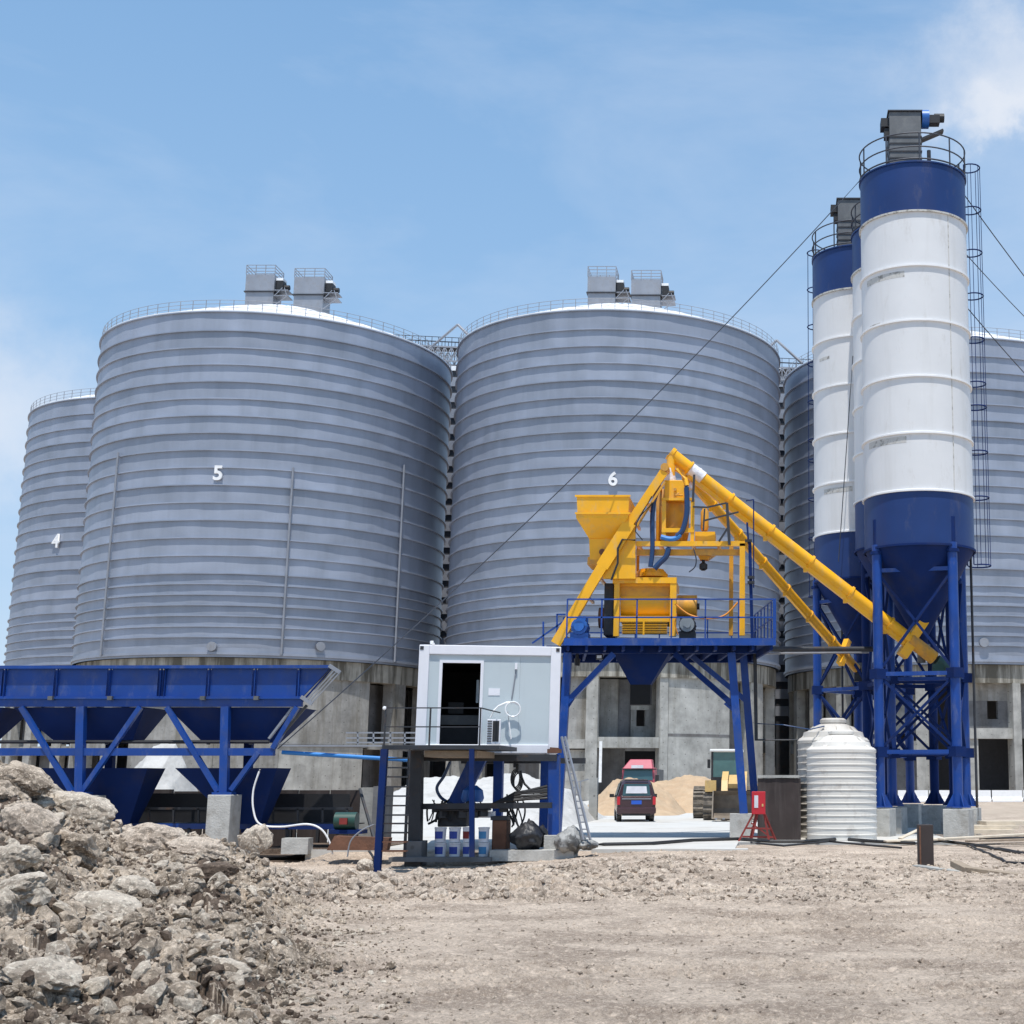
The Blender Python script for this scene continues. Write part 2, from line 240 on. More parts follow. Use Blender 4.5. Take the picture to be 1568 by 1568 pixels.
# ------------------------------------------------------------------ mesh builder
WL = {}
def wl(o): return WL.get(o.name, Vector((0, 0, 0))) if o else Vector((0, 0, 0))
def frame(d, up=Vector((0, 0, 1))):
    d = d.normalized()
    if abs(d.dot(up)) > .999: up = Vector((0, 1, 0))
    s = d.cross(up).normalized(); return s, s.cross(d).normalized()
class MB:
    def __init__(s): s.v = []; s.f = []; s.g = []
    def pieces(s):
        for (v0, v1, f0, f1) in s.g: yield s.v[v0:v1], [tuple(i-v0 for i in f) for f in s.f[f0:f1]]
    def add(s, vs, fs):
        n = len(s.v); nf_ = len(s.f); s.v += [tuple(v) for v in vs]; s.f += [tuple(i+n for i in f) for f in fs]; s.g.append((n, len(s.v), nf_, len(s.f))); return s
    def box(s, c, sz, rz=0, rx=0, ry=0):
        m = Matrix.Rotation(rz, 3, 'Z') @ Matrix.Rotation(ry, 3, 'Y') @ Matrix.Rotation(rx, 3, 'X')
        c = Vector(c); h = Vector(sz)/2
        vs = [c + m @ Vector((x*h.x, y*h.y, z*h.z)) for x in (-1, 1) for y in (-1, 1) for z in (-1, 1)]
        return s.add(vs, [(0, 1, 3, 2), (4, 6, 7, 5), (0, 4, 5, 1), (2, 3, 7, 6), (0, 2, 6, 4), (1, 5, 7, 3)])
    def b2(s, a, b):      # axis aligned box between two corners
        a = Vector(a); b = Vector(b); return s.box((a+b)/2, [abs(q) for q in (b-a)])
    def beam(s, a, b, w, h=None, up=Vector((0, 0, 1))):
        a = Vector(a); b = Vector(b); h = h or w; x, y = frame(b-a, up)
        vs = [p + x*(i*w/2) + y*(j*h/2) for p in (a, b) for i, j in ((-1, -1), (1, -1), (1, 1), (-1, 1))]
        return s.add(vs, [(3, 2, 1, 0), (4, 5, 6, 7), (0, 1, 5, 4), (1, 2, 6, 5), (2, 3, 7, 6), (3, 0, 4, 7)])
    def tube(s, a, b, r, n=12, r2=None, cap=True):
        a = Vector(a); b = Vector(b); r2 = r if r2 is None else r2; x, y = frame(b-a)
        vs = [p + (x*cos(2*pi*i/n) + y*sin(2*pi*i/n))*q for p, q in ((a, r), (b, r2)) for i in range(n)]
        fs = [(i, (i+1) % n, n+(i+1) % n, n+i) for i in range(n)]
        if cap: fs += [tuple(range(n-1, -1, -1)), tuple(range(n, 2*n))]
        return s.add(vs, fs)
    def path(s, pts, r, n=6, closed=False):
        pts = [Vector(p) for p in pts]; vs = []; m = len(pts); fs = []
        px = None
        for k, p in enumerate(pts):
            d = (pts[(k+1) % m]-pts[k-1]) if closed else (pts[min(k+1, m-1)]-pts[max(k-1, 0)])
            x, y = frame(d if d.length > 1e-6 else Vector((0, 0, 1)))
            if px is not None:
                x = (px - d.normalized()*px.dot(d.normalized())).normalized(); y = x.cross(d.normalized())*-1
            px = x
            vs += [p + (x*cos(2*pi*i/n)+y*sin(2*pi*i/n))*r for i in range(n)]
        for k in range(m if closed else m-1):
            for i in range(n): fs.append((k*n+i, k*n+(i+1) % n, ((k+1) % m)*n+(i+1) % n, ((k+1) % m)*n+i))
        if not closed: fs += [tuple(range(n-1, -1, -1)), tuple(range((m-1)*n, m*n))]
        return s.add(vs, fs)
    def lathe(s, c, prof, n=48, cap=False, a0=0, a1=2*pi):
        c = Vector(c); full = abs(a1-a0-2*pi) < 1e-6; k = n if full else n+1
        vs = [(c.x+r*cos(a0+(a1-a0)*i/n), c.y+r*sin(a0+(a1-a0)*i/n), c.z+z) for r, z in prof for i in range(k)]
        fs = [(j*k+i, j*k+(i+1) % k, (j+1)*k+(i+1) % k, (j+1)*k+i) for j in range(len(prof)-1) for i in range(n)]
        if cap: fs += [tuple(range(k-1, -1, -1)), tuple(range((len(prof)-1)*k, len(prof)*k))]
        return s.add(vs, fs)
    def arc(s, C, r0, r1, a0, a1, z0, z1, n=8):   # curved block
        vs = []
        for i in range(n+1):
            a = a0+(a1-a0)*i/n
            for r, z in ((r0, z0), (r1, z0), (r1, z1), (r0, z1)): vs.append((C[0]+r*cos(a), C[1]+r*sin(a), z))
        fs = [(0, 1, 2, 3), (4*n+3, 4*n+2, 4*n+1, 4*n)]
        for i in range(n):
            for j in range(4): fs.append((4*i+j, 4*i+4+j, 4*i+4+(j+1) % 4, 4*i+(j+1) % 4))
        return s.add(vs, fs)
    def prism(s, poly, d):        # polygon (3-D points) extruded by vector d
        n = len(poly); d = Vector(d); vs = [Vector(p) for p in poly]+[Vector(p)+d for p in poly]
        return s.add(vs, [tuple(range(n-1, -1, -1)), tuple(range(n, 2*n))]+[(i, (i+1) % n, n+(i+1) % n, n+i) for i in range(n)])
    def frus(s, c0, w0, d0, c1, w1, d1):   # rectangular frustum, bottom / top
        vs = []
        for c, w_, d_ in ((c0, w0, d0), (c1, w1, d1)):
            for i, j in ((-1, -1), (1, -1), (1, 1), (-1, 1)): vs.append((c[0]+i*w_/2, c[1]+j*d_/2, c[2]))
        return s.add(vs, [(3, 2, 1, 0), (4, 5, 6, 7), (0, 1, 5, 4), (1, 2, 6, 5), (2, 3, 7, 6), (3, 0, 4, 7)])
    def build(s, name, m, parent=None, smooth=False, bevel=0, label=None):
        me = bpy.data.meshes.new(name); off = wl(parent)
        me.from_pydata([(v[0]-off.x, v[1]-off.y, v[2]-off.z) for v in s.v], [], s.f)
        me.materials.append(M[m] if isinstance(m, str) else m)
        import bmesh
        bm = bmesh.new(); bm.from_mesh(me); bmesh.ops.recalc_face_normals(bm, faces=bm.faces); bm.to_mesh(me); bm.free()
        if smooth:
            me.polygons.foreach_set('use_smooth', [True]*len(me.polygons))
            try: me.set_sharp_from_angle(angle=R(40))
            except Exception: pass
        o = bpy.data.objects.new(name, me); COL.objects.link(o)
        if parent: o.parent = parent; WL[o.name] = off
        if bevel:
            b = o.modifiers.new('bevel', 'BEVEL'); b.width = bevel; b.segments = 2; b.limit_method = 'ANGLE'
        if label: o['label'] = label
        return o
def each(mb, name, m, parent, smooth=False, bevel=0):     # every separate piece becomes a part of its own
    for v, f in mb.pieces():
        q = MB(); q.add(v, f); q.build(name, m, parent, smooth, bevel)
MB.each = each
def thing(name, label, cat, loc=(0, 0, 0), group=None):
    o = bpy.data.objects.new(name, None); COL.objects.link(o); o.location = loc; o.empty_display_size = .2
    o['label'] = label; o['category'] = cat
    if group: o['group'] = group
    WL[o.name] = Vector(loc); return o
def tag(o, label=None, cat=None, group=None, kind=None):
    for k, v in (('label', label), ('category', cat), ('group', group), ('kind', kind)):
        if v: o[k] = v
    return o
def inst(src, name, parent, loc, rz=0):
    o = bpy.data.objects.new(name, src.data); COL.objects.link(o); o.parent = parent; o.location = Vector(loc)-wl(parent); o.rotation_euler = (0, 0, rz)
    return o
def meshdata(name, verts, faces, m, smooth=False, parent=None):
    me = bpy.data.meshes.new(name); nv = len(verts); nf = len(faces); k = faces.shape[1]
    me.vertices.add(nv); me.vertices.foreach_set('co', verts.astype(np.float32).ravel())
    me.loops.add(nf*k); me.loops.foreach_set('vertex_index', faces.astype(np.int32).ravel())
    me.polygons.add(nf); me.polygons.foreach_set('loop_start', np.arange(0, nf*k, k, dtype=np.int32)); me.polygons.foreach_set('loop_total', np.full(nf, k, np.int32))
    me.polygons.foreach_set('use_smooth', np.full(nf, smooth)); me.update(); me.validate(); me.materials.append(M[m])
    o = bpy.data.objects.new(name, me); COL.objects.link(o)
    if parent: o.parent = parent
    return o

# ------------------------------------------------------------------ numpy noise
PERM = rng.permutation(1024).astype(np.int64); GR = rng.random(1024)
def vn(x, y, s=0):
    xi = np.floor(x).astype(np.int64); yi = np.floor(y).astype(np.int64); xf = x-xi; yf = y-yi
    u = xf*xf*(3-2*xf); v = yf*yf*(3-2*yf)
    h = lambda a, b: GR[PERM[(PERM[(a+s*131) & 1023]+b) & 1023]]
    return (h(xi, yi)*(1-u)+h(xi+1, yi)*u)*(1-v)+(h(xi, yi+1)*(1-u)+h(xi+1, yi+1)*u)*v
def fbm(x, y, o=4, s=0, g=.5):
    t = 0; a = 1; n = 0
    for k in range(o): t = t+a*vn(x*2**k+k*17.3, y*2**k+k*9.1, s+k); n += a; a *= g
    return t/n*2-1
def ss(a, b, x): t = np.clip((x-a)/(b-a), 0, 1); return t*t*(3-2*t)

def chunks(x, y, sc, seed, tilt=.55, hole=.14):
    # broken plates: every cell is a tilted facet at its own height, some cells are holes
    X = x/sc; Y = y/sc; X = X+.25*fbm(X*1.3, Y*1.3, 2, seed); Y = Y+.25*fbm(X*1.3+7, Y*1.3, 2, seed+1)
    xi = np.floor(X).astype(np.int64); yi = np.floor(Y).astype(np.int64)
    h = lambda a, b, k: GR[PERM[(PERM[(a+seed*57+k*211) & 1023]+b) & 1023]]
    best = np.full(x.shape, 9.); val = np.zeros(x.shape)
    for i in (-1, 0, 1):
        for j in (-1, 0, 1):
            a = xi+i; b = yi+j; cx = a+h(a, b, 0); cy = b+h(a, b, 1); dx = X-cx; dy = Y-cy; d = dx*dx+dy*dy
            o = h(a, b, 2); v = (o-.5)*.9+tilt*((h(a, b, 3)-.5)*dx+(h(a, b, 4)-.35)*dy)*2 - .25*d; v = np.where(h(a, b, 5) < hole, v-.9, v)
            k = d < best; best = np.where(k, d, best); val = np.where(k, v, val)
    return val*sc
# ------------------------------------------------------------------ GROUND
def pile_h(x, y):
    s = (-.335*y - x)/(.205*y)                         # 0 at the pile's right foot, 1 at the left of the picture
    top = .12+.80*ss(-.15, .5, s)+.95*ss(.5, 1.1, s)+.3*ss(1.1, 1.6, s)
    a = ss(7.5, 19.5, y)*(1-ss(21.5, 28.5, y))
    m = ss(-.22, .22, s+.22*fbm(x*.5, y*.5, 3, 5))
    return top*a*m, m*(1-ss(24, 29, y))
def hgt(x, y):
    base = .05*fbm(x*.25, y*.25, 3, 1)+.018*fbm(x*1.3, y*1.3, 3, 2)
    pk = ss(-.25, .35, fbm(x*.35+3, y*.8, 3, 41)+.25*fbm(x*2, y*3, 2, 42))
    clod = (.030*np.abs(fbm(x*6, y*6, 3, 3))+.034*fbm(x*13, y*13, 3, 4, .6)+.016*fbm(x*30, y*30, 2, 46))*(.40+.9*pk)+.006*fbm(x*1.6, y*3, 4, 44)
    berm = ss(19, 24, y)*(1-ss(28.5, 32.5, y))*(.15+.85*ss(5, -9, x))    # churned clods in front of the yard edge
    rough = .16*np.abs(fbm(x*1.7, y*1.7, 4, 7))+.42*chunks(x, y, .38, 11)+.40*chunks(x, y, .2, 13)
    p, m = pile_h(x, y)
    chunk = m*(.26*fbm(x*.9, y*.9, 5, 9, .6)+.20*chunks(x, y, .70, 3, .8, .0)+.15*chunks(x, y, .30, 5, .8, .0)+.13*fbm(x*4, y*4, 4, 14, .65))
    dip = .33*ss(-2.5, -8.5, x)*ss(25, 30.5, y)
    z = base+clod+berm*(rough*.75+.02)+p+chunk*ss(6, 10, y)-dip
    k = ss(36.0, 37.2, y)*ss(-12.2, -11.2, x)
    return z*(1-k) - .03*k
def gz(x, y): return float(hgt(np.array([x], float), np.array([y], float))[0])
ys = [5.0]
while ys[-1] < 40: ys.append(ys[-1]+max(.03, .0019*ys[-1]))
ys = np.array(ys); NX = 1150
xs = np.linspace(-.68, .56, NX)
YY, UU = np.meshgrid(ys, xs, indexing='ij'); XX = UU*(YY+1.5)
ZZ = hgt(XX, YY)
V = np.stack([XX, YY, ZZ], -1).reshape(-1, 3); ny = len(ys)
idx = np.arange(ny*NX).reshape(ny, NX)
Fq = np.stack([idx[:-1, :-1], idx[:-1, 1:], idx[1:, 1:], idx[1:, :-1]], -1).reshape(-1, 4)
g = meshdata('dirt_ground', V, Fq, 'dirt', True); tag(g, kind='structure'); g.data.materials.append(M['rubble'])
_, MM = pile_h(XX, YY); MM = MM+.35*fbm(XX*1.5, YY*1.5, 4, 31)+.3*(rng.random(XX.shape)-.5)
MM = np.maximum(MM, (ss(19, 24, YY)*(1-ss(28.5, 32.5, YY)))*.55*(.3+.7*ss(5, -9, XX))+.5*fbm(XX*1.2, YY*1.2, 4, 33)+.3*(rng.random(XX.shape)-.5))
g.data.materials.append(M['soil_shade_dk'])
DK = fbm(XX*.9+5, YY*.7, 4, 51)+.35*fbm(XX*4, YY*4, 3, 52)+.12*(rng.random(XX.shape)-.5)  # dark patches at random: brown soil plus painted shade of the heap's hollows
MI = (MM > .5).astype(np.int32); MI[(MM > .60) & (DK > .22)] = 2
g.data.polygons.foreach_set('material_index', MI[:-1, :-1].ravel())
m = MB()
m.add([(-1500, -60, -.62), (1500, -60, -.62), (1500, 2500, -.62), (-1500, 2500, -.62)], [(0, 1, 2, 3)])
tag(m.build('ground', 'dirt2'), kind='structure')
m = MB(); m.b2((-12.0, 37.0, -.60), (-1.0, 41.5, .0)); m.b2((-16.2, 41.502, -.60), (5.3, 126, .0)); tag(m.build('concrete_yard', 'yard'), kind='structure')
m = MB(); m.b2((-160, 37.2, -.60), (-16.25, 126, -.40)); m.b2((-16.24, 37.2, -.60), (-12.05, 41.45, -.38)); tag(m.build('earth_yard', 'dirt2'), kind='structure')
m = MB(); m.b2((5.35, 41.0, -.30), (90, 126, -.02)); m.b2((-.95, 36.4, -.33), (90, 40.95, -.05)); tag(m.build('earth_terrace', 'dirt2'), kind='structure')

# ------------------------------------------------------------------ loose stones and clods (nobody could count them)
def jag(v, seed):
    r = np.random.default_rng(seed+900); k = .16*(r.random(len(v))-.5); return v*(1+k)[:, None]
def ico(sub):
    import bmesh
    bm = bmesh.new(); bmesh.ops.create_icosphere(bm, subdivisions=sub, radius=1)
    v = np.array([q.co[:] for q in bm.verts]); f = np.array([[q.index for q in t.verts] for t in bm.faces]); bm.free(); return v, f
def rockshape(v, seed, rough=.35, flat=.7):
    r = np.random.default_rng(seed); d = np.zeros(len(v))
    vv = v.copy()
    for k in range(9):                                  # cut by planes: broken faces
        n = r.normal(size=3); n /= np.linalg.norm(n); c = .62+.3*r.random()
        t = vv@n; over = np.clip(t-c, 0, None); vv -= over[:, None]*n[None]*.92
    a = fbm(v[:, 0]*1.7+seed*3.1+v[:, 2]*1.3, v[:, 1]*1.7+v[:, 2]*2.1, 3, seed % 50)
    vv *= (1+rough*a)[:, None]
    vv *= np.array([1, .75+.3*r.random(), flat])
    return vv
def scatter(name, n, sub, xyfun, size, mname, seed, sink=.25, label=None, cat=None, flat=.7, zf=None):
    v0, f0 = ico(sub); r = np.random.default_rng(seed); VS = []; FS = []; vars_ = [jag(rockshape(v0, seed*10+i, .45, flat), i) for i in range(8)]
    x, y, sc = xyfun(r, n); s = size(r, n)*sc; z = hgt(x, y) if zf is None else zf(x, y)
    ang = r.random((n, 3))*np.array([.9, .9, 6.28])
    for i in range(n):
        a, b, c = ang[i]; ca, sa, cb, sb, cc, sc_ = cos(a), sin(a), cos(b), sin(b), cos(c), sin(c)
        Rm = np.array([[cc, -sc_, 0], [sc_, cc, 0], [0, 0, 1]])@np.array([[cb, 0, sb], [0, 1, 0], [-sb, 0, cb]])@np.array([[1, 0, 0], [0, ca, -sa], [0, sa, ca]])
        vv = vars_[i % 8]@Rm.T*s[i]+np.array([x[i], y[i], z[i]+s[i]*(flat*.6-sink)]); VS.append(vv); FS.append(f0+i*len(v0))
    o = meshdata(name, np.concatenate(VS), np.concatenate(FS), mname, sub > 2)
    tag(o, label, cat, kind='stuff'); return o
def field(r, n):
    y = 7+30*r.random(n)**1.25; u = -.58+.80*r.random(n); return u*y, y, .55+y/32
scatter('soil_clods', 15000, 1, field, lambda r, n: .006+.022*r.random(n)**3.0, 'clod', 3, label='small dry soil crumbs strewn all over the bare dirt field', cat='soil clods')
def bermf(r, n):
    y = 21+11.5*r.random(n); u = -.48+.66*r.random(n); x = u*y; return x, y, .45+.55*ss(4, -8, x)
scatter('churned_clods', 9000, 1, bermf, lambda r, n: .012+.14*r.random(n)**5, 'clod', 5, sink=.15, label='belt of churned earth clods lying along the edge of the yard', cat='earth clods')
def pilef(r, n):
    y = 8+18.5*r.random(n)**.9; s = -.42+1.8*r.random(n)**.8; return -.335*y-s*.205*y, y, (.35+.65*ss(-.35, .3, s))*(.55+.45*r.random(n))
scatter('rubble_fragments', 11000, 2, pilef, lambda r, n: .016+.13*r.random(n)**4.2, 'rubble', 8, sink=.3, label='broken earth and stone fragments covering the rubble heap at the left', cat='rubble')
scatter('stone_chips', 2600, 2, pilef, lambda r, n: .03+.13*r.random(n)**2.6, 'stone', 9, sink=.3, label='pale angular stone chips mixed into the rubble heap', cat='stone chips', flat=.55)

scatter('earth_lumps', 9000, 1, pilef, lambda r, n: .012+.05*r.random(n)**2.5, 'clod', 16, sink=.2, label='small beige earth lumps filling the gaps of the rubble heap', cat='earth lumps')
scatter('dark_crumbs', 8000, 1, pilef, lambda r, n: .015+.07*r.random(n)**3, 'soil_shade_dk', 14, sink=.3, label='dark earth crumbs standing for soil and shade between the stones of the rubble heap', cat='earth crumbs')  # dark crumbs paint extra shade into the gaps
def boulder(px, py, Y, wpx, hpx, seed, label, mname='stone', tilt=(0, 0, 0), dep=.8, group='large rocks in the rubble heap'):
    v, f = ico(4); v = rockshape(v, seed, .16, 1.0)
    n2 = fbm(v[:, 0]*5+v[:, 2]*3, v[:, 1]*5+v[:, 2]*4, 5, seed % 40, .65); v *= (1+.13*n2)[:, None]
    ck = chunks(v[:, 0]*1.0+v[:, 2]*.7, v[:, 1]+v[:, 2]*.9, .33, seed, .6, .1); v *= (1+.28*ck)[:, None]
    v /= np.abs(v).max(0)
    wdt = wpx/F_*Y/2; hh = hpx/F_*Y/2
    v = v*np.array([wdt, wdt*dep, hh]); v = v@np.array(Matrix.Rotation(tilt[1], 3, 'Y') @ Matrix.Rotation(tilt[0], 3, 'X') @ Matrix.Rotation(tilt[2], 3, 'Z')).T
    o = meshdata('boulder', v, f, mname, False); o.location = P(px, py, Y)
    d = ray(px, py+hpx*.30); y_ = 8.0                    # rest it on the heap along this sight line
    while y_ < 33:
        q = P(px, py+hpx*.30, y_)
        if q.z <= gz(q.x, q.y): break
        y_ += .1
    k_ = y_/Y; o.data.transform(Matrix.Scale(k_, 4)); o.location = P(px, py, y_+.15)
    tag(o, label, 'rock', group); return o
boulder(30, 1196, 21.0, 110, 56, 21, 'dark earthy rock crowning the heap at the left edge of the photo', 'rubble', (.2, .3, 0))
boulder(75, 1214, 20.6, 46, 30, 22, 'small grey stone just right of the topmost rock of the heap')
boulder(128, 1240, 20.2, 120, 52, 23, 'long pale slab sloping down towards the blue batching machine', 'stone', (.3, .35, .2))
boulder(45, 1262, 18.0, 92, 80, 24, 'tan rounded rock overhanging a dark hollow near the left edge', 'clod', (.3, .5, 0))
boulder(20, 1318, 16.4, 96, 50, 25, 'pale grey flat block at the left edge under the tan rock', 'stone', (.1, -.12, 0))
boulder(30, 1362, 15.2, 110, 46, 26, 'cream slab leaning up to the right at the left edge', 'stone', (.2, -.35, .1))
boulder(2, 1392, 14.6, 52, 66, 27, 'upright pale stone cut off by the left edge of the photo', 'stone')
boulder(58, 1388, 14.4, 60, 44, 28, 'dark brown stone in the shade below the cream slab', 'soil_shade_dk')
boulder(162, 1392, 14.6, 108, 46, 29, 'smooth beige slab beside a dark hole in the middle of the heap', 'stone', (.35, .22, .1))
boulder(205, 1366, 15.6, 70, 46, 30, 'greenish grey slab leaning above the beige slab', 'stone', (.5, .3, .1))
boulder(62, 1492, 12.2, 130, 50, 31, 'wide beige slab lying low near the bottom left corner', 'stone', (.3, .2, 0))
boulder(345, 1492, 12.4, 90, 40, 32, 'pale slab near the right foot of the heap low in the photo', 'stone', (.3, .25, 0))
boulder(392, 1288, 21.6, 56, 54, 33, 'yellowish green grey rock standing right of the tall concrete pillar', 'stone', (.3, .5, 0))
boulder(300, 1302, 19.6, 96, 38, 34, 'tan earth slab in front of the tall concrete pillar', 'clod', (.2, .1, 0))
boulder(228, 1290, 20.0, 120, 60, 35, 'broad tan mound of packed earth left of the concrete pillar', 'clod', (.2, .15, 0))
boulder(558, 1325, 27.6, 31, 22, 36, 'white stone lying alone beside the foot of the steel ladder', 'stone', (0, .3, 0), group='')
boulder(318, 1340, 17.6, 90, 40, 37, 'dark undercut clod below the tan slab', 'soil_shade_dk', (.2, -.1, 0))
boulder(110, 1300, 18.6, 100, 60, 38, 'crumbly brown clod under the long pale slab', 'rubble', (.2, .2, 0))

# ------------------------------------------------------------------ STEEL GRAIN SILOS
K = 1.45
SIL = {5: ((-35.84*K, 98.91*K), 17.4), 6: ((-11.07*K, 98.08*K), 16.63), 7: ((12.77*K, 104.31*K), 17.24), 4: ((-51.55*K, 119.52*K), 17.39)}
HT = 29.83*K+EYE
ringy = [505.7, 531.5, 557, 584, 609, 636, 662, 688, 714, 741, 767, 795, 822.5, 850, 877.3, 894, 910.6, 927, 943.5, 960.5, 977, 991]
C5, R5 = SIL[5]
ringz = [HT]+[cylhit(340, y, C5, R5)[1] for y in ringy]
p1 = (ringz[1]-ringz[15])/14; p2 = (ringz[15]-ringz[22])/7
ZB5 = cylhit(340, 1006, C5, R5)[1]
print('silo pitches', p1, p2, 'top', HT, ringz[1], 'base', ZB5, [cylhit(a, b, SIL[k][0], SIL[k][1])[1] for a, b, k in ((1546, 994.4, 7), (30, 1015, 4))])
LIP = .19
def band_mesh(Rr, h, seed, lip=LIP, first=False):
    n = 288; zs = [0, h*.2, h*.4, h*.6, h*.8, h-.11]; a = np.linspace(0, 2*pi, n, endpoint=False)
    rows = []
    for z in zs:
        w_ = .035*fbm(np.cos(a)*9+seed*7+z*.35, np.sin(a)*9+z*.35, 3, seed)+.03*np.abs(fbm(np.cos(a)*4+seed, np.sin(a)*4+5, 2, seed+3))*sin(pi*z/h)
        rr = Rr+w_*(1 if 0 < z < h-.12 else .25); rows.append(np.stack([rr*np.cos(a), rr*np.sin(a), np.full(n, z)], -1))
    for r_, z in ((Rr+lip, h-.11), (Rr+lip, h-.01), (Rr-.01, h)):
        rows.append(np.stack([r_*np.cos(a), r_*np.sin(a), np.full(n, z)], -1))
    V = np.concatenate(rows); k = len(rows); id_ = np.arange(k*n).reshape(k, n); nx = np.roll(id_, -1, 1)
    Fc = np.stack([id_[:-1], nx[:-1], nx[1:], id_[1:]], -1).reshape(-1, 4)
    return V, Fc
def make_silo(num, label, gaps=()):
    C, Rr = SIL[num]; t = thing('steel_silo', label, 'silo', (C[0], C[1], ZB5), 'spiral steel storage silos')
    srcs = {}
    def put(h, z, key, seed):
        k = (key, seed)
        if k not in srcs:
            V, Fc = band_mesh(Rr, h, seed); o = meshdata('ring_band', V, Fc, 'galv', True); o.parent = t
            o.data.set_sharp_from_angle(angle=R(35)) ; srcs[k] = o
        else:
            o = bpy.data.objects.new('ring_band', srcs[k].data); COL.objects.link(o); o.parent = t
        o.location = (0, 0, z-ZB5)
        return o
    put(HT-ringz[1], ringz[1], 'top', 1).rotation_euler = (0, 0, 1.0*num)
    z = ringz[1]
    for i in range(14):
        z -= p1; put(p1, z, 'u', 2+i % 3).rotation_euler = (0, 0, i*1.7+num)
    for i in range(7):
        z -= p2; put(p2, z, 'l', 6+i % 3).rotation_euler = (0, 0, i*2.1+num)
    # plain skirt below the last ring
    m = MB(); m.lathe((C[0], C[1], ZB5), [(Rr, z-ZB5), (Rr, .45), (Rr+.16, .45), (Rr+.16, 0.22), (Rr+.02, .2), (Rr+.02, 0)], 128); m.build('base_skirt', 'galv', t, True)
    # roof
    m = MB(); prof = [(Rr+.12, HT-ZB5-.04), (Rr+.12, HT-ZB5+.10)]
    for i in range(9):
        q = i/8; prof.append(((Rr+.05)*(1-q), HT-ZB5+.1+Rr*.365*(1-(1-q)**1.15)))
    m.lathe((C[0], C[1], ZB5), prof, 128); rf = m.build('roof', 'roofw', t, True)
    m = MB()
    for i in range(32):
        a = i*2*pi/32; pr = [Vector((C[0]+(Rr)*(1-q)*cos(a), C[1]+(Rr)*(1-q)*sin(a), HT+.14+Rr*.365*(1-(1-q)**1.15))) for q in (0, .25, .5, .75, .95)]
        m.path(pr, .05, 4)
    m.build('roof_seam', 'roofw', rf)
    # rim railing
    m = MB(); N = 84
    for i in range(N):
        a = i*2*pi/N; x, y = C[0]+(Rr-.05)*cos(a), C[1]+(Rr-.05)*sin(a); m.beam((x, y, HT), (x, y, HT+1.12), .055)
    for hz in (.4, .75, 1.12): m.path([(C[0]+(Rr-.05)*cos(i*2*pi/N), C[1]+(Rr-.05)*sin(i*2*pi/N), HT+hz) for i in range(N)], .024, 4, True)
    m.build('railing', 'galv2', t)
    return t
T5 = make_silo(5, 'huge steel silo marked 5, left of the gap behind the blue batching machine')
T6 = make_silo(6, 'huge steel silo marked 6 behind the yellow mixer')
T7 = make_silo(7, 'steel silo partly hidden behind the blue and white cement silos at the right')
T4 = make_silo(4, 'steel silo marked 4, farthest left, showing a sliver at the left edge')
def number(txt, px, py, hpx, num, t, rot=0):
    C, Rr = SIL[num]; a, z = cylhit(px, py, C, Rr); rad = Rr+.20
    cu = bpy.data.curves.new('number', 'FONT'); cu.body = txt; cu.align_x = 'CENTER'; cu.align_y = 'CENTER'; cu.extrude = .10; cu.offset = .045
    D = math.hypot(C[0]+rad*cos(a), C[1]+rad*sin(a)); cu.size = hpx/F_*D*1.55
    o = bpy.data.objects.new('number', cu); COL.objects.link(o)
    dg = bpy.context.evaluated_depsgraph_get(); me = bpy.data.meshes.new_from_object(o.evaluated_get(dg)); bpy.data.objects.remove(o)
    for v in me.vertices:
        aa = a+v.co.x/rad; r_ = rad+v.co.z; v.co = (r_*cos(aa), r_*sin(aa), v.co.y+z-ZB5)
    me.materials.clear(); me.materials.append(M['lite']); o = bpy.data.objects.new('painted_number', me); COL.objects.link(o); o.parent = t
number('5', 335, 726, 19, 5, T5); number('6', 938.5, 735, 19, 6, T6); number('4', 88, 830, 17, 4, T4)
# pipes and ports on silo 5
for a_, (xt, yt, xb) in enumerate(((181, 693, 160), (449, 716, 439), (619, 712, 608))):
    a, z = cylhit(xt, yt, C5, R5+.3); m = MB(); x, y = C5[0]+(R5+.3)*cos(a), C5[1]+(R5+.3)*sin(a)
    m.tube((x, y, ZB5+.3), (x, y, z), .11, 8)
    m.build('vent_pipe', 'galv2', T5, True)
for px in (325, 490):
    a, z = cylhit(px, 990, C5, R5+.1); m = MB(); c = Vector((C5[0], C5[1], z)); d = Vector((cos(a), sin(a), 0)); m.tube(c+d*(R5-.2), c+d*(R5+.35), .42, 16); m.build('inspection_port', 'galv2', T5, True)
a, z = cylhit(1506, 984, SIL[7][0], SIL[7][1]); m = MB(); c = Vector((SIL[7][0][0], SIL[7][0][1], z)); d = Vector((cos(a), sin(a), 0)); m.tube(c+d*(17), c+d*(17.6), .45, 16); m.build('inspection_port', 'galv2', T7, True)

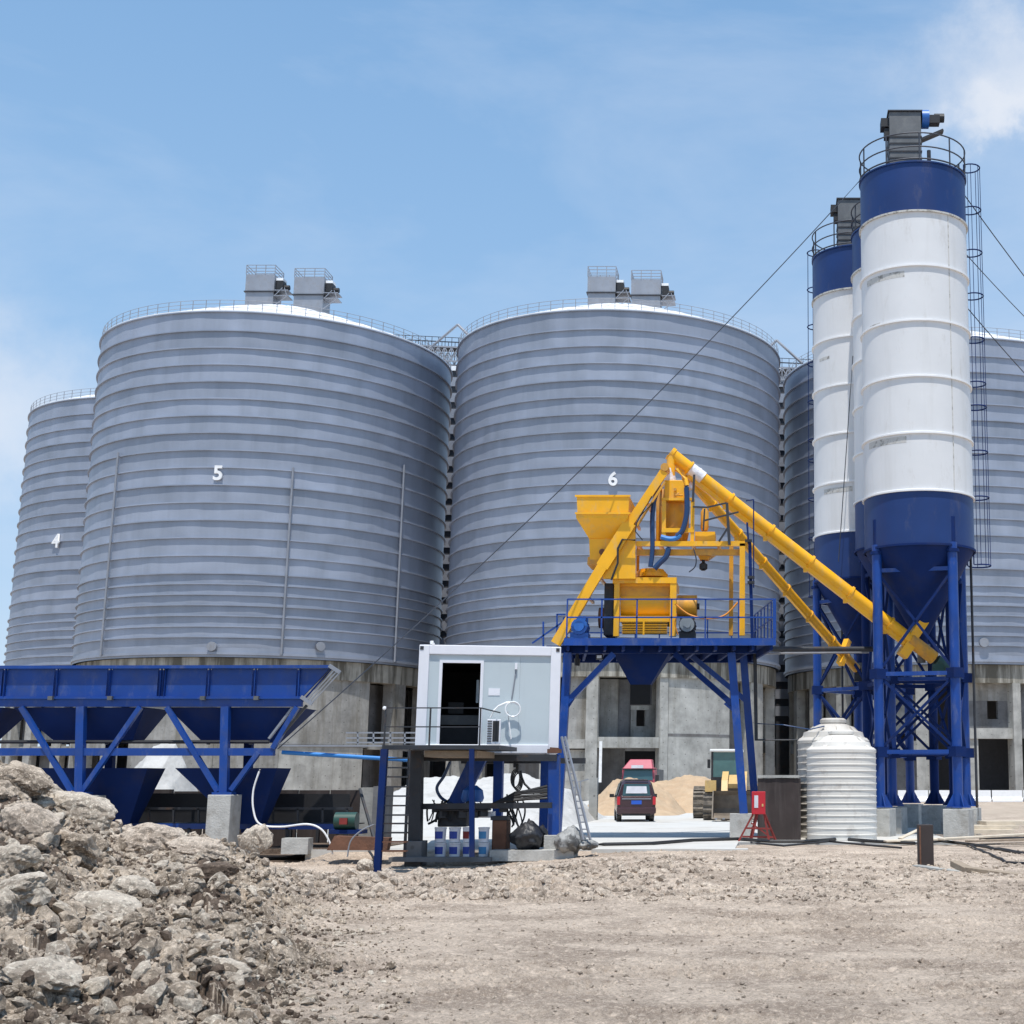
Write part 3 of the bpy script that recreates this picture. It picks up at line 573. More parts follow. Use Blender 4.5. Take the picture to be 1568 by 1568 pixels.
# concrete drums under the silos
def drum(num, label, custom, lo=-pi, hi=pi):
    C, Rr = SIL[num]; Rd = Rr-.55; t = thing('silo_base_building', label, 'building', (C[0], C[1], 0), 'concrete base buildings under the silos')
    zb = ZB5
    m = MB(); m.arc(C, Rd-1.2, Rd+.25, -pi, pi, zb-1.75, zb-.02, 96); m.build('ring_beam', 'conc_ring', t)
    m = MB(); m.lathe((C[0], C[1], 0), [(Rd-1.3, zb-.1), (0.01, zb-.1)], 64); m.build('ceiling_slab', 'conc_dk', t)
    zfl = 5.35
    m = MB(); m.arc(C, Rd-8.4, Rd-8, -pi, pi, -.05, zb-.2, 64); m.build('dark_liner', 'dkcab', t)  # added dark liner, stops light from the far side showing through gaps
    cov = []
    for e in custom:
        kind = e[0]
        if kind == 'cov': 
            cov.append((cylhit(e[1], 1100, C, Rd)[0], cylhit(e[2], 1100, C, Rd)[0])); continue
        _, x0, x1, y0, y1, off, dep, mt, nm = e
        a0 = cylhit(x0, 1100, C, Rd+off)[0]; a1 = cylhit(x1, 1100, C, Rd+off)[0]
        z1 = zb-1.75 if y0 is None else cylhit((x0+x1)/2, y0, C, Rd+off)[1]; z0 = 0 if y1 is None else cylhit((x0+x1)/2, y1, C, Rd+off)[1]
        m = MB(); m.arc(C, Rd+off-dep, Rd+off, a0, a1, max(z0, -.05), z1, max(2, int(abs(a1-a0)*30))); m.build(nm, mt, t)
    # remaining bays all round
    n = 24; da = 2*pi/n
    pm = None
    for i in range(n):
        ac = -pi/2+(i+.5)*da
        w0, w1 = ac-da/2, ac+da/2
        def incov(a):
            for c0, c1 in cov:
                if c0 <= a <= c1: return True
            return False
        aa = math.atan2(sin(w0), cos(w0))
        if not incov(aa):
            m = MB(); m.arc(C, Rd-.8, Rd+.12, w0-.035, w0+.035, -.05, zb-1.75, 2); m.build('pilaster', 'conc_lt', t)
        am = math.atan2(sin(ac), cos(ac))
        if not (incov(aa) or incov(math.atan2(sin(w1), cos(w1))) or incov(am)):
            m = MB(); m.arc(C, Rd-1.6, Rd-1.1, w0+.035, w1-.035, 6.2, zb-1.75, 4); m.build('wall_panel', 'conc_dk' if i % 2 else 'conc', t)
            m = MB(); m.arc(C, Rd-1.6, Rd-.02, w0+.035, w1-.035, zfl-.9, zfl+.1, 4); m.build('floor_beam', 'conc', t)
            if i % 3:
                m = MB(); m.arc(C, Rd-1.7, Rd-1.2, w0+.035, w1-.035, -.05, zfl-.9, 4); m.build('lower_wall_panel', 'conc_dk', t)
    return t
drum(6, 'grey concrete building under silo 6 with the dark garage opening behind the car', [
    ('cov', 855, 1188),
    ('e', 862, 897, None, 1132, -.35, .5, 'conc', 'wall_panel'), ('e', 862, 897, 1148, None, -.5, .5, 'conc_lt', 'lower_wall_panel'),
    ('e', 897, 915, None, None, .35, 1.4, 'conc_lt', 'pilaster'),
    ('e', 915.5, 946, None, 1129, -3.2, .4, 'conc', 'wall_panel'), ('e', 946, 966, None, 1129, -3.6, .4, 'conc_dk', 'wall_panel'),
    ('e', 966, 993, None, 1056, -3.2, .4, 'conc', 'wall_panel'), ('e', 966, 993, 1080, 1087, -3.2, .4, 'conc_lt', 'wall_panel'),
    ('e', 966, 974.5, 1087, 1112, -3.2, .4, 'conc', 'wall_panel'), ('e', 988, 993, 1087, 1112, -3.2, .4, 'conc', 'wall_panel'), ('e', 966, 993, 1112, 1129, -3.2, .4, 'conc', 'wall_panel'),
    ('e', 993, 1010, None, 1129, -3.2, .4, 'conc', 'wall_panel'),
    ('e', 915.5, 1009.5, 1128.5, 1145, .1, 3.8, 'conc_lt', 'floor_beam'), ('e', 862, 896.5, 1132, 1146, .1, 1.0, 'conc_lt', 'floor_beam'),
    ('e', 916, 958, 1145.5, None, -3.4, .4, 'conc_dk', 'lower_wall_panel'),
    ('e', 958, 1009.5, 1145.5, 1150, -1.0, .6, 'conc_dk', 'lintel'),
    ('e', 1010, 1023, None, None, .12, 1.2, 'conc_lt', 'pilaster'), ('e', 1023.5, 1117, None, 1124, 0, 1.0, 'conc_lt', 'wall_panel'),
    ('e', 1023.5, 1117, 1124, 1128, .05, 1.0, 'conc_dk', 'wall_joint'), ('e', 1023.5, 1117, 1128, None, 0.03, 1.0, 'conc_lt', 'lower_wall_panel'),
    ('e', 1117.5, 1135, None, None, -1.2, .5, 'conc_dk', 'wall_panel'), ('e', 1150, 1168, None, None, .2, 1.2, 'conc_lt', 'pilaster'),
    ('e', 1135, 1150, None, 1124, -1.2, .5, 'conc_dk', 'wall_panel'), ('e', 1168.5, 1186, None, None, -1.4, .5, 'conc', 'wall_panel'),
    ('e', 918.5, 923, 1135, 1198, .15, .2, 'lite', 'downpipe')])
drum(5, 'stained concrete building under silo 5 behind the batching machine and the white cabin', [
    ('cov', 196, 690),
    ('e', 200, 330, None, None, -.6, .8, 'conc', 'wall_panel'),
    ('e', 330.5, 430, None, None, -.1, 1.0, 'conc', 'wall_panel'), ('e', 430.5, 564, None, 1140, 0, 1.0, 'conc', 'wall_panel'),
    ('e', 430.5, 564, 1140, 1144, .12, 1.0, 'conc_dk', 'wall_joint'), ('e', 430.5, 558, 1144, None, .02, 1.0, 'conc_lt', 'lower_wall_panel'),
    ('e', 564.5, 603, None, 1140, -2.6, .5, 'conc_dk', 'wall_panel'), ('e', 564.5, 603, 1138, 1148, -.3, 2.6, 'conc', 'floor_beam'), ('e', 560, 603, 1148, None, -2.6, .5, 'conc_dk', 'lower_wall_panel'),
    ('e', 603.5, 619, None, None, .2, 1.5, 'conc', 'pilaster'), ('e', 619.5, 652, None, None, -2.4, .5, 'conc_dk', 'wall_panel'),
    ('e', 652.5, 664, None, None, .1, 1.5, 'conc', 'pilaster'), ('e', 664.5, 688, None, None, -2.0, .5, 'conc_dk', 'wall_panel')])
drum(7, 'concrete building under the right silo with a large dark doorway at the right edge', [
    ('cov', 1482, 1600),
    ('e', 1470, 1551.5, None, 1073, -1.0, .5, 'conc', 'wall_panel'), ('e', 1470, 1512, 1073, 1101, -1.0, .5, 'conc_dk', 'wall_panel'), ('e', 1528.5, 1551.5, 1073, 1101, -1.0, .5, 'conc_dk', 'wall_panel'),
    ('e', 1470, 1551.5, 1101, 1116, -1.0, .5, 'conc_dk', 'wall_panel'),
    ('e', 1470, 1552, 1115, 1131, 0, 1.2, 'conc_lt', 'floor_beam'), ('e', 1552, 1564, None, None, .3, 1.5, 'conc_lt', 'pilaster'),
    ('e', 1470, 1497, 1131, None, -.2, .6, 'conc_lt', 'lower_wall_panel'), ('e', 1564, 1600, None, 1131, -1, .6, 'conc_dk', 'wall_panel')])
drum(4, 'concrete building under silo 4 at the left edge behind the batching machine', [])

# towers in the gaps between the silos
def gap_tower(px, wpx, ytop, ybot, Y, label):
    a = P(px-wpx/2, 700, Y); b = P(px+wpx/2, 700, Y); xc = (a.x+b.x)/2; wd = b.x-a.x
    t = thing('lift_tower', label, 'tower', (xc, Y, 0), 'narrow towers between the silos')
    z1 = Zat(ytop, Y); z = 9; k = 0
    while z < z1-1.9:
        m = MB(); m.box((xc, Y, z+.55), (wd, wd, 1.1)); m.build('cladding_panel', 'galv2', t); z += 1.95; k += 1
    m = MB(); m.box((xc, Y, (z+z1)/2), (wd, wd, z1-z)); m.build('top_housing', 'roofw', t)
    m = MB(); m.box((xc, Y+.1, z/2), (wd*.9, wd*.9, z)); m.build('core', 'dark', t)
    m = MB(); m.box((xc, Y+4, 7), (16, 6, 14)); m.build('sky_blocker', 'conc_dk', t)  # added block, closes the bright sky slits between tower and drums
gap_tower(698, 26, 562, 985, 163, 'banded narrow tower seen in the gap between silo 5 and silo 6')
gap_tower(1197, 20, 566, 985, 163, 'banded narrow tower seen in the gap between silo 6 and the right silo')

# lattice catwalks and bent pipes between silos
def catwalk(pts, Y, hgt_, label, dens=12):
    a = P(*pts[0], Y); b = P(*pts[1], Y); t = thing('catwalk_bridge', label, 'walkway', (a.x, Y, a.z), 'lattice catwalks between silo tops')
    m = MB(); d = b-a
    for off in (0, 1.6):
        o = Vector((0, off, 0)); m.beam(a+o, b+o, .14); m.beam(a+o-Vector((0, 0, hgt_)), b+o-Vector((0, 0, hgt_)), .14)
        for i in range(dens):
            p0 = a+d*(i/dens)+o; p1_ = a+d*((i+1)/dens)+o; m.beam(p0, p1_-Vector((0, 0, hgt_)), .09); m.beam(p0-Vector((0, 0, hgt_)), p1_, .09); m.beam(p0, p0-Vector((0, 0, hgt_)), .09)
    m.build('truss', 'galv2', t); m = MB()
    for off in (0, 1.6):
        o = Vector((0, off, 0))
        for i in range(dens+1): m.beam(a+d*(i/dens)+o, a+d*(i/dens)+o+Vector((0, 0, 1.1)), .06)
        for hz in (.55, 1.1): m.beam(a+o+Vector((0, 0, hz)), b+o+Vector((0, 0, hz)), .06)
    m.build('railing', 'wire', t); m = MB(); m.box((a+b)/2+Vector((0, .8, -.1)), (d.length, 1.6, .08)); m.build('walkway_deck', 'dark', t)
catwalk([(600, 527), (722, 533)], 150, 1.6, 'dark lattice catwalk between the tops of silo 5 and silo 6')
catwalk([(1176, 562), (1262, 566)], 152, 1.4, 'dark lattice catwalk between the tops of silo 6 and the right silo', 8)
def bent(pts, Y, label, r=.14):
    m = MB(); q = [P(x, y, Y) for x, y in pts]; 
    for i in range(len(q)-1): m.tube(q[i], q[i+1], r, 8)
    tag(m.build('vent_pipe', 'galv2', None, True), label, 'pipe', 'bent pipes between silo tops')
bent([(655, 536), (701, 497), (722, 518)], 140, 'inverted V shaped pipe over the gap between silo 5 and silo 6')
bent([(1178, 532), (1189, 521), (1228, 556)], 140, 'inverted V shaped pipe over the gap right of silo 6')
# roof housings
def housing(x0, x1, yt, yb, yr, Y, label):
    a = P(x0, yb, Y); b = P(x1, yt, Y); c = ((a.x+b.x)/2, Y+1.2); z0 = a.z-2.0; z1 = b.z; wd = b.x-a.x
    t = thing('elevator_head', label, 'roof housing', (c[0], c[1], z0), 'conveyor head housings on the silo roofs')
    zs = z0+(z1-z0)*.62
    m = MB(); m.b2((a.x, Y, zs+.06), (b.x, Y+2.6, z1)); m.build('upper_casing', 'galv2', t)
    m = MB(); m.b2((a.x+.05, Y+.05, z0), (b.x-.05, Y+2.5, zs-.06)); m.build('lower_casing', 'galv2', t)
    m = MB(); m.b2((a.x-.1, Y-.1, zs-.06), (b.x+.1, Y+2.7, zs+.06)); m.build('joint_flange', 'dark', t)
    m = MB(); zr = Zat(yr, Y)
    for i in range(4):
        for yy in (Y, Y+2.6): m.beam((a.x+wd*i/3, yy, z1), (a.x+wd*i/3, yy, zr), .07)
    for zz in ((z1*2+zr)/3, (z1+2*zr)/3, zr):
        for yy in (Y, Y+2.6): m.beam((a.x, yy, zz), (b.x, yy, zz), .06)
        for xx in (a.x, b.x): m.beam((xx, Y, zz), (xx, Y+2.6, zz), .06)
    m.build('top_railing', 'galv2', t)
    mt = MB(); mt.box((b.x+.45, Y+.9, z1-1.05), (.7, 1.1, .95)); mt.tube((b.x+.7, Y+.9, z1-1.2), (b.x+1.35, Y+.9, z1-1.2), .28, 10); d_ = mt.build('drive_motor', 'black', t)
    mt = MB(); mt.box((b.x+.42, Y+.9, z1-.42), (.75, 1.1, .28)); mt.build('motor_cover', 'roofw', d_)
    mt = MB()
    for zz in (z1-1.8, z1-2.4): mt.b2((b.x, Y, zz), (b.x+1.5, Y+1.6, zz+.08))
    mt.beam((b.x+1.5, Y, z1-2.4), (b.x, Y, z1-3.6), .08); mt.beam((b.x+1.45, Y, z1-2.4), (b.x+1.1, Y, z1-1.5), .07); mt.beam((b.x+.1, Y, z1-2.4), (b.x+.9, Y, z1-1.5), .07)
    mt.each('motor_bracket', 'galv2', t)
housing(374, 421, 420, 462, 406, 143, 'left one of the two grey railed housings on top of silo 5')
housing(448, 497, 424, 468, 411, 143, 'right one of the two grey railed housings on top of silo 5')
housing(899, 943, 423, 461, 408, 142, 'grey railed housing on the roof of silo 6, the left of two')
housing(966, 1012, 428, 464, 414, 142, 'grey railed housing on the roof of silo 6, the right of two')

# ------------------------------------------------------------------ CEMENT SILOS
def cement_silo(name, label, cx, cy, zm, zt, legang, rings, details, seed, zfoot=.9, legm='blue', ladder=None, RR=1.845):
    t = thing('cement_silo', label, 'silo', (cx, cy, 0), 'blue and white cement silos on steel legs')
    C = (cx, cy, 0); nseg = 96
    zbw = zt-(zt-zm)*.158        # lower edge of the top blue band
    zbb = zm-1.78                # bottom of the lower blue band
    def cyl(z0, z1, nm, mt, rr=RR):
        m = MB(); m.lathe(C, [(rr-.02, z0), (rr, z0+.015), (rr, z1-.015), (rr-.02, z1)], nseg); return m.build(nm, mt, t, True)
    nb = 5; hh = (zbw-zm)/nb
    for i in range(nb): cyl(zm+i*hh, zm+(i+1)*hh, 'shell_section', 'white')
    cyl(zbw, zt, 'top_section', 'blue3'); cyl(zbb, zm, 'bottom_section', 'blue3')
    for i in range(0, nb+1):
        z = zm+i*hh; m = MB(); m.lathe(C, [(RR, z-.03), (RR+.065, z-.03), (RR+.065, z+.03), (RR, z+.055)], nseg); m.build('flange', 'flange' if i < nb else 'rubbed', t, True)
    m = MB(); m.lathe(C, [(RR, zt-.05), (RR+.05, zt-.05), (RR+.05, zt), (0.02, zt+.12)], nseg); m.build('roof_plate', 'blue3', t, True)
    m = MB(); m.lathe(C, [(RR, zbb-.04), (RR+.05, zbb-.04), (RR+.05, zbb+.03), (RR, zbb+.04)], nseg); m.build('skirt_flange', 'blue2', t, True)
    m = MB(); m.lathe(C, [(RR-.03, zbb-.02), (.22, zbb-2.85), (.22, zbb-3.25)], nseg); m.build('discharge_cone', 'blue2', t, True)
    m = MB(); m.lathe(C, [(.30, zbb-3.1), (.30, zbb-3.25), (.14, zbb-3.3), (.14, zbb-3.7)], 24); m.build('outlet_valve', 'grey', t, True)
    # scraped marks under flanges
    for i, (a, l, zo, hh2) in enumerate(details):
        m = MB(); m.arc(C, RR-.05, RR+.004+.002*i, a, a+l, zo-hh2, zo, 8); m.build('worn_patch', 'rubbed', t)
    # weld seam
    m = MB(); m.beam((cx+RR*cos(-.98), cy+RR*sin(-.98), zm), (cx+RR*cos(-.98), cy+RR*sin(-.98), zbw), .03); m.build('weld_seam', 'rubbed', t)
    # legs
    L = [(cx+1.76*cos(a), cy+1.76*sin(a)) for a in legang]
    for (x, y) in L:
        m = MB(); m.tube((x, y, zfoot+.03), (x, y, zbb+.1), .165, 16); lg = m.build('leg', legm, t, True)
        m = MB(); m.tube((x, y, zbb-.1), (x, y, zbb+.95), .12, 12); m.tube((x, y, zbb-.22), (x, y, zbb-.12), .23, 12); m.build('leg_head', 'blue2', lg)
        m = MB(); m.box((x, y, zfoot+.02), (.6, .6, .04), rz=.3)
        for q in range(4):
            a = q*pi/2+.3; m.prism([(x+.16*cos(a), y+.16*sin(a), zfoot+.04), (x+.40*cos(a), y+.40*sin(a), zfoot+.04), (x+.16*cos(a), y+.16*sin(a), zfoot+.45)], (-.02*sin(a), .02*cos(a), 0))
        m.build('base_plate', legm, lg)
    lv = [zfoot+1.75, zfoot+4.25, zbb-.75]
    for i in range(4):
        a = Vector((*L[i], 0)); b = Vector((*L[(i+1) % 4], 0))
        for z in lv:
            m = MB(); m.beam(a+Vector((0, 0, z)), b+Vector((0, 0, z)), .09, .13); m.build('cross_beam', legm, t)
        for z0, z1 in ((lv[0], lv[1]), (lv[1], lv[2])):
            for p, q in ((a, b), (b, a)):
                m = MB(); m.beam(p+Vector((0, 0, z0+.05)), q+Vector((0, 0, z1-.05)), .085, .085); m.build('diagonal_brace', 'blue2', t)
    m = MB()
    for (x, y) in L:
        for z in lv[:2]: m.box((x, y, z), (.42, .42, .32), rz=legang[0])
    m.each('gusset_plate', 'blue2', t)
    # bag filter on the roof
    hx, hy = cx-.28, cy-.1; z0 = zt+.08; z1 = z0+2.32; fw = .56
    m = MB(); m.b2((hx-fw, hy-.55, z0), (hx+fw, hy+.55, z1)); fl = m.build('filter_housing', 'grey', t, bevel=.02)
    m = MB()
    for z in (z0+.55, z0+.8, z0+1.1, z0+1.35): m.b2((hx-fw-.02, hy-.57, z), (hx+fw+.02, hy+.57, z+.05))
    m.b2((hx-fw-.05, hy-.6, z1), (hx+fw+.05, hy+.6, z1+.05)); m.each('stiffener', 'dark', fl)
    m = MB(); m.box((hx-fw-.14, hy-.2, z1-.35), (.28, .5, .32)); m.box((hx-fw-.08, hy-.2, z1-.7), (.16, .4, .3)); m.build('pulse_valve_box', 'black', fl)
    m = MB(); m.tube((hx+fw+.05, hy-.25, z1-.15), (hx+fw+.3, hy-.25, z1-.15), .33, 20); fn = m.build('fan_casing', 'motorb', fl, True)
    m = MB(); m.box((hx+fw+.48, hy-.25, z1-.2), (.4, .34, .3)); m.tube((hx+fw+.5, hy-.25, z1-.1), (hx+fw+.85, hy-.25, z1-.1), .16, 12)
    m.beam((hx+fw+.02, hy-.25, z1-.95), (hx+fw+.8, hy-.25, z1-.6), .3, .08); m.build('fan_motor', 'black', fn)
    m = MB(); m.tube((cx+.55, cy-.5, zt+.05), (cx+.55, cy-.5, zt+1.0), .07, 8); m.build('vent_stub', 'dark', t)
    # railing
    m = MB(); a0, a1 = ladder if ladder else (0, 0); n = 48; rr = RR+.02
    for hz in (.52, 1.02, ): m.path([(cx+rr*cos(2*pi*i/n), cy+rr*sin(2*pi*i/n), zt+hz) for i in range(n)], .026, 5, True)
    for i in range(10): a = .35+2*pi*i/10; m.tube((cx+rr*cos(a), cy+rr*sin(a), zt-.05), (cx+rr*cos(a), cy+rr*sin(a), zt+1.02), .026, 6)
    m.path([(cx+rr*cos(2*pi*i/n), cy+rr*sin(2*pi*i/n), zt+.08) for i in range(n)], .03, 5, True)
    m.build('roof_railing', 'wire', t)
    # caged ladder
    if ladder:
        la, zl0 = ladder; d = Vector((cos(la), sin(la), 0)); s_ = Vector((-sin(la), cos(la), 0)); c0 = Vector((cx, cy, 0))+d*(RR+.17)
        lt = []
        m = MB(); z1 = zt+1.0
        for k in (-.2, .2): m.tube(c0+s_*k+Vector((0, 0, zl0)), c0+s_*k+Vector((0, 0, z1)), .022, 6)
        ra = m.build('ladder_rails', 'blue2', t)
        src = None; z = zl0+.3; k = 0
        while z < z1:
            if src is None: m = MB(); m.beam(c0-s_*.2+Vector((0, 0, z)), c0+s_*.2+Vector((0, 0, z)), .025); src = m.each('rung', 'blue2', t)
            else:
                o = bpy.data.objects.new('rung', src.data); COL.objects.link(o); o.parent = t; o.location = (0, 0, k*.32)
            z += .32; k += 1
        m = MB()
        z = z1; hoops = []
        while z > zl0-.01: hoops.append(z); z -= 1.62 if len(hoops) != 6 else .85
        hoops[-1] = zl0
        cc = c0+d*.36
        for z in hoops: m.path([cc+d*(.38*cos(a))+s_*(.38*sin(a))+Vector((0, 0, z)) for a in [(-150+300*i/14)*pi/180 for i in range(15)]], .026, 5)
        for k in range(6):
            a = (-115+230*k/5)*pi/180; p = cc+d*(.38*cos(a))+s_*(.38*sin(a)); m.beam(p+Vector((0, 0, zl0)), p+Vector((0, 0, z1)), .02)
        m.each('cage_hoop', 'blue2', t)
    # dust pipe strapped to the side
    if ladder:
        a = .36 if ladder[0] < 1 else pi-1.2; x, y = cx+(RR+.1)*cos(a), cy+(RR+.1)*sin(a); m = MB(); m.tube((x, y, .6), (x, y, zt-1), .045, 8); m.build('filling_pipe', 'dark', t)
    return t, L
A1 = -.34
la1 = [A1-pi/2-pi/4+k*pi/2+.10 for k in range(4)]
ZM, ZT = 11.118*.839+EYE, 24.80*.839+EYE
c1 = (4.93, 46.8)
def patches(zm, zt, c, Rr, spec):
    o = []
    for (x0, x1, y, h) in spec:
        a0, z = cylhit(x0, y, c, Rr); a1, _ = cylhit(x1, y, c, Rr); o.append((a0, a1-a0, z, h))
    return o
S1, L1 = cement_silo('cement_silo', 'nearest and tallest blue and white cement silo, with the caged ladder on its right side', *c1, ZM, ZT, la1, 5, patches(ZM, ZT, c1, 1.845, [(1328, 1385, 431, .22), (1331, 1388, 679, .22), (1332, 1348, 500, .1)]), 1, ladder=(.42, Zat(858, 46.5)))
c3 = (4.85, 50.7)
S3, L3 = cement_silo('cement_silo', 'middle cement silo showing only a thin strip left of the nearest one', *c3, 11.72, 22.1, [A1-pi/2-pi/4+k*pi/2+.5 for k in range(4)], 5, [], 2, ladder=None, legm='blue2')  # legs in the dark blue: their shade is put into the paint
c2 = (3.46, 54.4)
S2, L2 = cement_silo('cement_silo', 'farthest cement silo, left of and behind the nearest one', *c2, ZM, ZT, [pi+.05+k*pi/2 for k in range(4)], 5, patches(ZM, ZT, c2, 1.845, [(1255, 1270, 550, .12), (1262, 1306, 750, .2)]), 3, ladder=(pi-.80, 9.0))
FG = 'concrete footings of the cement silos'
def footing(x, y, w_, z1, label, z0=-.3, m_='block', rz=0.):
    m = MB(); m.box((x, y, (z0+z1)/2), (w_, w_, z1-z0), rz=rz); o = m.build('concrete_footing', m_, None, bevel=.015); tag(o, label, 'footing', FG); return o
names = {0: 'front left', 1: 'front right', 2: 'rear right', 3: 'rear left'}
for nm, LL, who in (('near', L1, 'nearest cement silo'), ('mid', L3, 'middle cement silo'), ('far', L2, 'farthest cement silo')):
    for i, (x, y) in enumerate(LL): footing(x, y, .82, .86, 'concrete block under the %s leg of the %s' % (names[i], who), rz=A1)

# guy wires
def wirepath(pts, r, name, label, cat, mt='wire', group=None, n=5, sub=1):
    m = MB(); m.path(pts, r, n); return tag(m.build(name, mt, None, True), label, cat, group)
def sag(a, b, s, n=14): return [a.lerp(b, i/n)-Vector((0, 0, 4*s*(i/n)*(1-i/n))) for i in range(n+1)]
GW = 'guy wires of the cement silos'
wirepath(sag(P(1317, 276, 46.2), P(425, 1147, 39), .55, 24), .017, 'guy_wire', 'long guy wire running from the top of the tallest cement silo down to the left', 'wire', group=GW)
wirepath(sag(P(1442, 250, 46), P(1760, 660, 60), .3), .02, 'guy_wire', 'upper guy wire leaving the right frame edge from the top of the tallest silo', 'wire', group=GW)
wirepath(sag(P(1480, 390, 46.5), P(1740, 640, 58), .3), .016, 'guy_wire', 'thin lower guy wire going right from the ladder side of the tallest silo', 'wire', group=GW)
wirepath(sag(P(1480, 470, 46.5), P(1760, 760, 56), .3), .018, 'guy_wire', 'lowest guy wire going right in front of the right steel silo', 'wire', group=GW)
wirepath(sag(P(1306, 545, 52), P(1284, 860, 52), .0, 4), .018, 'hanging_cable', 'dark cable hanging down the front of the farthest cement silo', 'cable')

# ------------------------------------------------------------------ SCREW CONVEYORS
def screw(a, b, r, label, tail, nfl, rl=None):
    t = thing('screw_conveyor', label, 'screw conveyor', a, 'yellow screw conveyors')
    d = (b-a).normalized(); L = (b-a).length; s_, u = frame(d)
    m = MB(); m.tube(a, b, r, 24); m.build('tube', 'yel', t, True)
    m = MB(); m.prism([a+d*.2-u*r*.75-s_*r*.5, a+d*.2-u*r*.75+s_*r*.5, a+d*.2-u*r*1.5+s_*r*.35, a+d*.2-u*r*1.5-s_*r*.35], d*(L*.9)); m.build('lower_channel', 'yel', t)
    for i in range(nfl):
        p = a+d*(L*(i+.6)/nfl); m = MB(); m.tube(p-d*.035, p+d*.035, r*1.22, 24); m.box(p-u*r*1.45, (.12, .12, .2)); m.build('flange', 'yel', t)
    m = MB(); m.tube(a-d*.9, a+d*.15, r*1.12, 16); hd = m.build('inlet_section', 'yel2', t, True)
    m = MB(); m.beam(a+d*.05-u*r*.2, a+d*.05-u*r*3.0, r*1.6); m.beam(a+d*.1+u*r*.5, a+d*.1+u*r*4.0, r*1.5); m.build('inlet_chute', 'yel', hd)
    m = MB(); m.tube(a-d*1.0, a-d*1.35, r*1.0, 14); m.tube(a-d*1.35, a-d*2.0, r*.75, 14); m.box(a-d*1.2-u*.2, (.35, .35, .3)); m.build('drive_motor', 'green' if tail else 'dark', t, True)
    m = MB(); m.tube(b, b+d*.12, r*1.15, 24); m.build('end_cap', 'yel', t)
    return t, d, u
sa = P(1398, 983, 46.4); sb = P(1030, 697, 44.3)
SC1, d1, u1 = screw(sa, sb, .205, 'thick yellow screw conveyor from the nearest cement silo up to the mixer', True, 6)
m = MB(); q = P(1027, 700, 44.2); m.tube(q+Vector((0, 0, .05)), Vector((q.x, q.y, Zat(718, 44.2))), .13, 20); m.tube(q+Vector((0, 0, -.3)), q+Vector((0, 0, -.62)), .15, 20); m.build('discharge_spout', 'yel', SC1, True)
sa2 = P(1293, 1003, 52.8); sb2 = P(1034, 706, 45.4)
SC2, _, _ = screw(sa2, sb2, .15, 'thinner yellow screw conveyor passing below the thick one to the farthest cement silo', False, 7)
m = MB(); p = sa.lerp(sb, .9); s_, u_ = frame(d1); m.tube(p-d1*.22, p+d1*.28, .235, 12, .225); m.path([p+u_*.2, p+s_*.26+u_*.05, p+s_*.2-u_*.2, p-u_*.55-d1*.1], .07, 6)
tag(m.build('plastic_wrap', 'plast', None, True), 'white plastic sheet wrapped round the top of the thick screw conveyor', 'plastic sheet')

# ------------------------------------------------------------------ MIXER PLATFORM (front edge at YP)
YP = 43.0
tl = P(864, 977, YP); tr = P(1188, 975, YP); bl = P(862, 996, YP+4.2); br = P(1157, 996, YP+4.2)
zd = tl.z
PF = thing('mixer_platform', 'raised blue steel platform on four legs carrying the yellow mixer', 'platform', (tl.x, YP, 0))
m = MB(); poly = [tl, Vector((tr.x, tr.y, zd)), Vector((br.x, br.y, zd)), Vector((bl.x, bl.y, zd))]; m.prism([p-Vector((0, 0, .16)) for p in poly], (0, 0, .16)); m.build('deck', 'blue2', PF)  # deck in the dark blue: underside shade put into the colour
m = MB(); m.beam(tl+Vector((0, -.04, -.12)), Vector((tr.x, YP-.04, zd-.12)), .06, .22); m.build('front_fascia', 'blue', PF)
m = MB()
for f in np.linspace(0.02, .98, 12):
    a = tl.lerp(tr, f); b = bl.lerp(br, f); a.z = b.z = zd-.27; m.beam(a, b, .08, .2)
m.each('joist', 'blue2', PF)
m = MB(); m.beam((bl.x, bl.y, zd-.28), (br.x, br.y, zd-.28), .14, .26); m.beam((bl.x, YP+.8, zd-.28), (tr.x-.6, YP+.8, zd-.28), .14, .24); m.each('main_beam', 'blue2', PF)
def leg(pt, pb, nm='leg', mt='blue', w_=.24): m = MB(); m.beam(pt, pb, w_, w_*1.1, Vector((0, 1, 0))); return m.build(nm, mt, PF)
zt_ = zd-.4
lgs = [(P(870, 1000, YP+.6), P(853, 1275, YP+.3)), (P(1120, 1000, YP+.6), P(1139, 1246, YP+.3)), (P(1138, 1000, YP+3.6), P(1157, 1240, YP+4.0)), (P(884, 1000, YP+3.6), P(872, 1240, YP+4.0))]
for i, (a, b) in enumerate(lgs[:3]): leg(a, b)
leg(P(850, 1000, YP+3.6), P(833, 1262, YP+4.0))
for a, b, mt in ((P(940, 1001, YP+.6), P(862, 1082, YP+.5), 'blue'), (P(1033, 1001, YP+.6), P(1121, 1078, YP+.5), 'blue2'), (P(1055, 1001, YP+3.6), P(1141, 1072, YP+3.7), 'blue')):
    m = MB(); m.beam(a, b, .17, .2, Vector((0, 1, 0))); m.build('knee_brace', mt, PF)
for (x0, y0, x1, y1, x2, y2, Y) in ((866, 1060, 880, 1070, 862, 1098, YP+.5), (1130, 1060, 1108, 1078, 1134, 1100, YP+.45)):
    m = MB(); m.prism([P(x0, y0, Y), P(x1, y1, Y), P(x2, y2, Y)], (0, .05, 0)); m.each('gusset_plate', 'blue', PF)
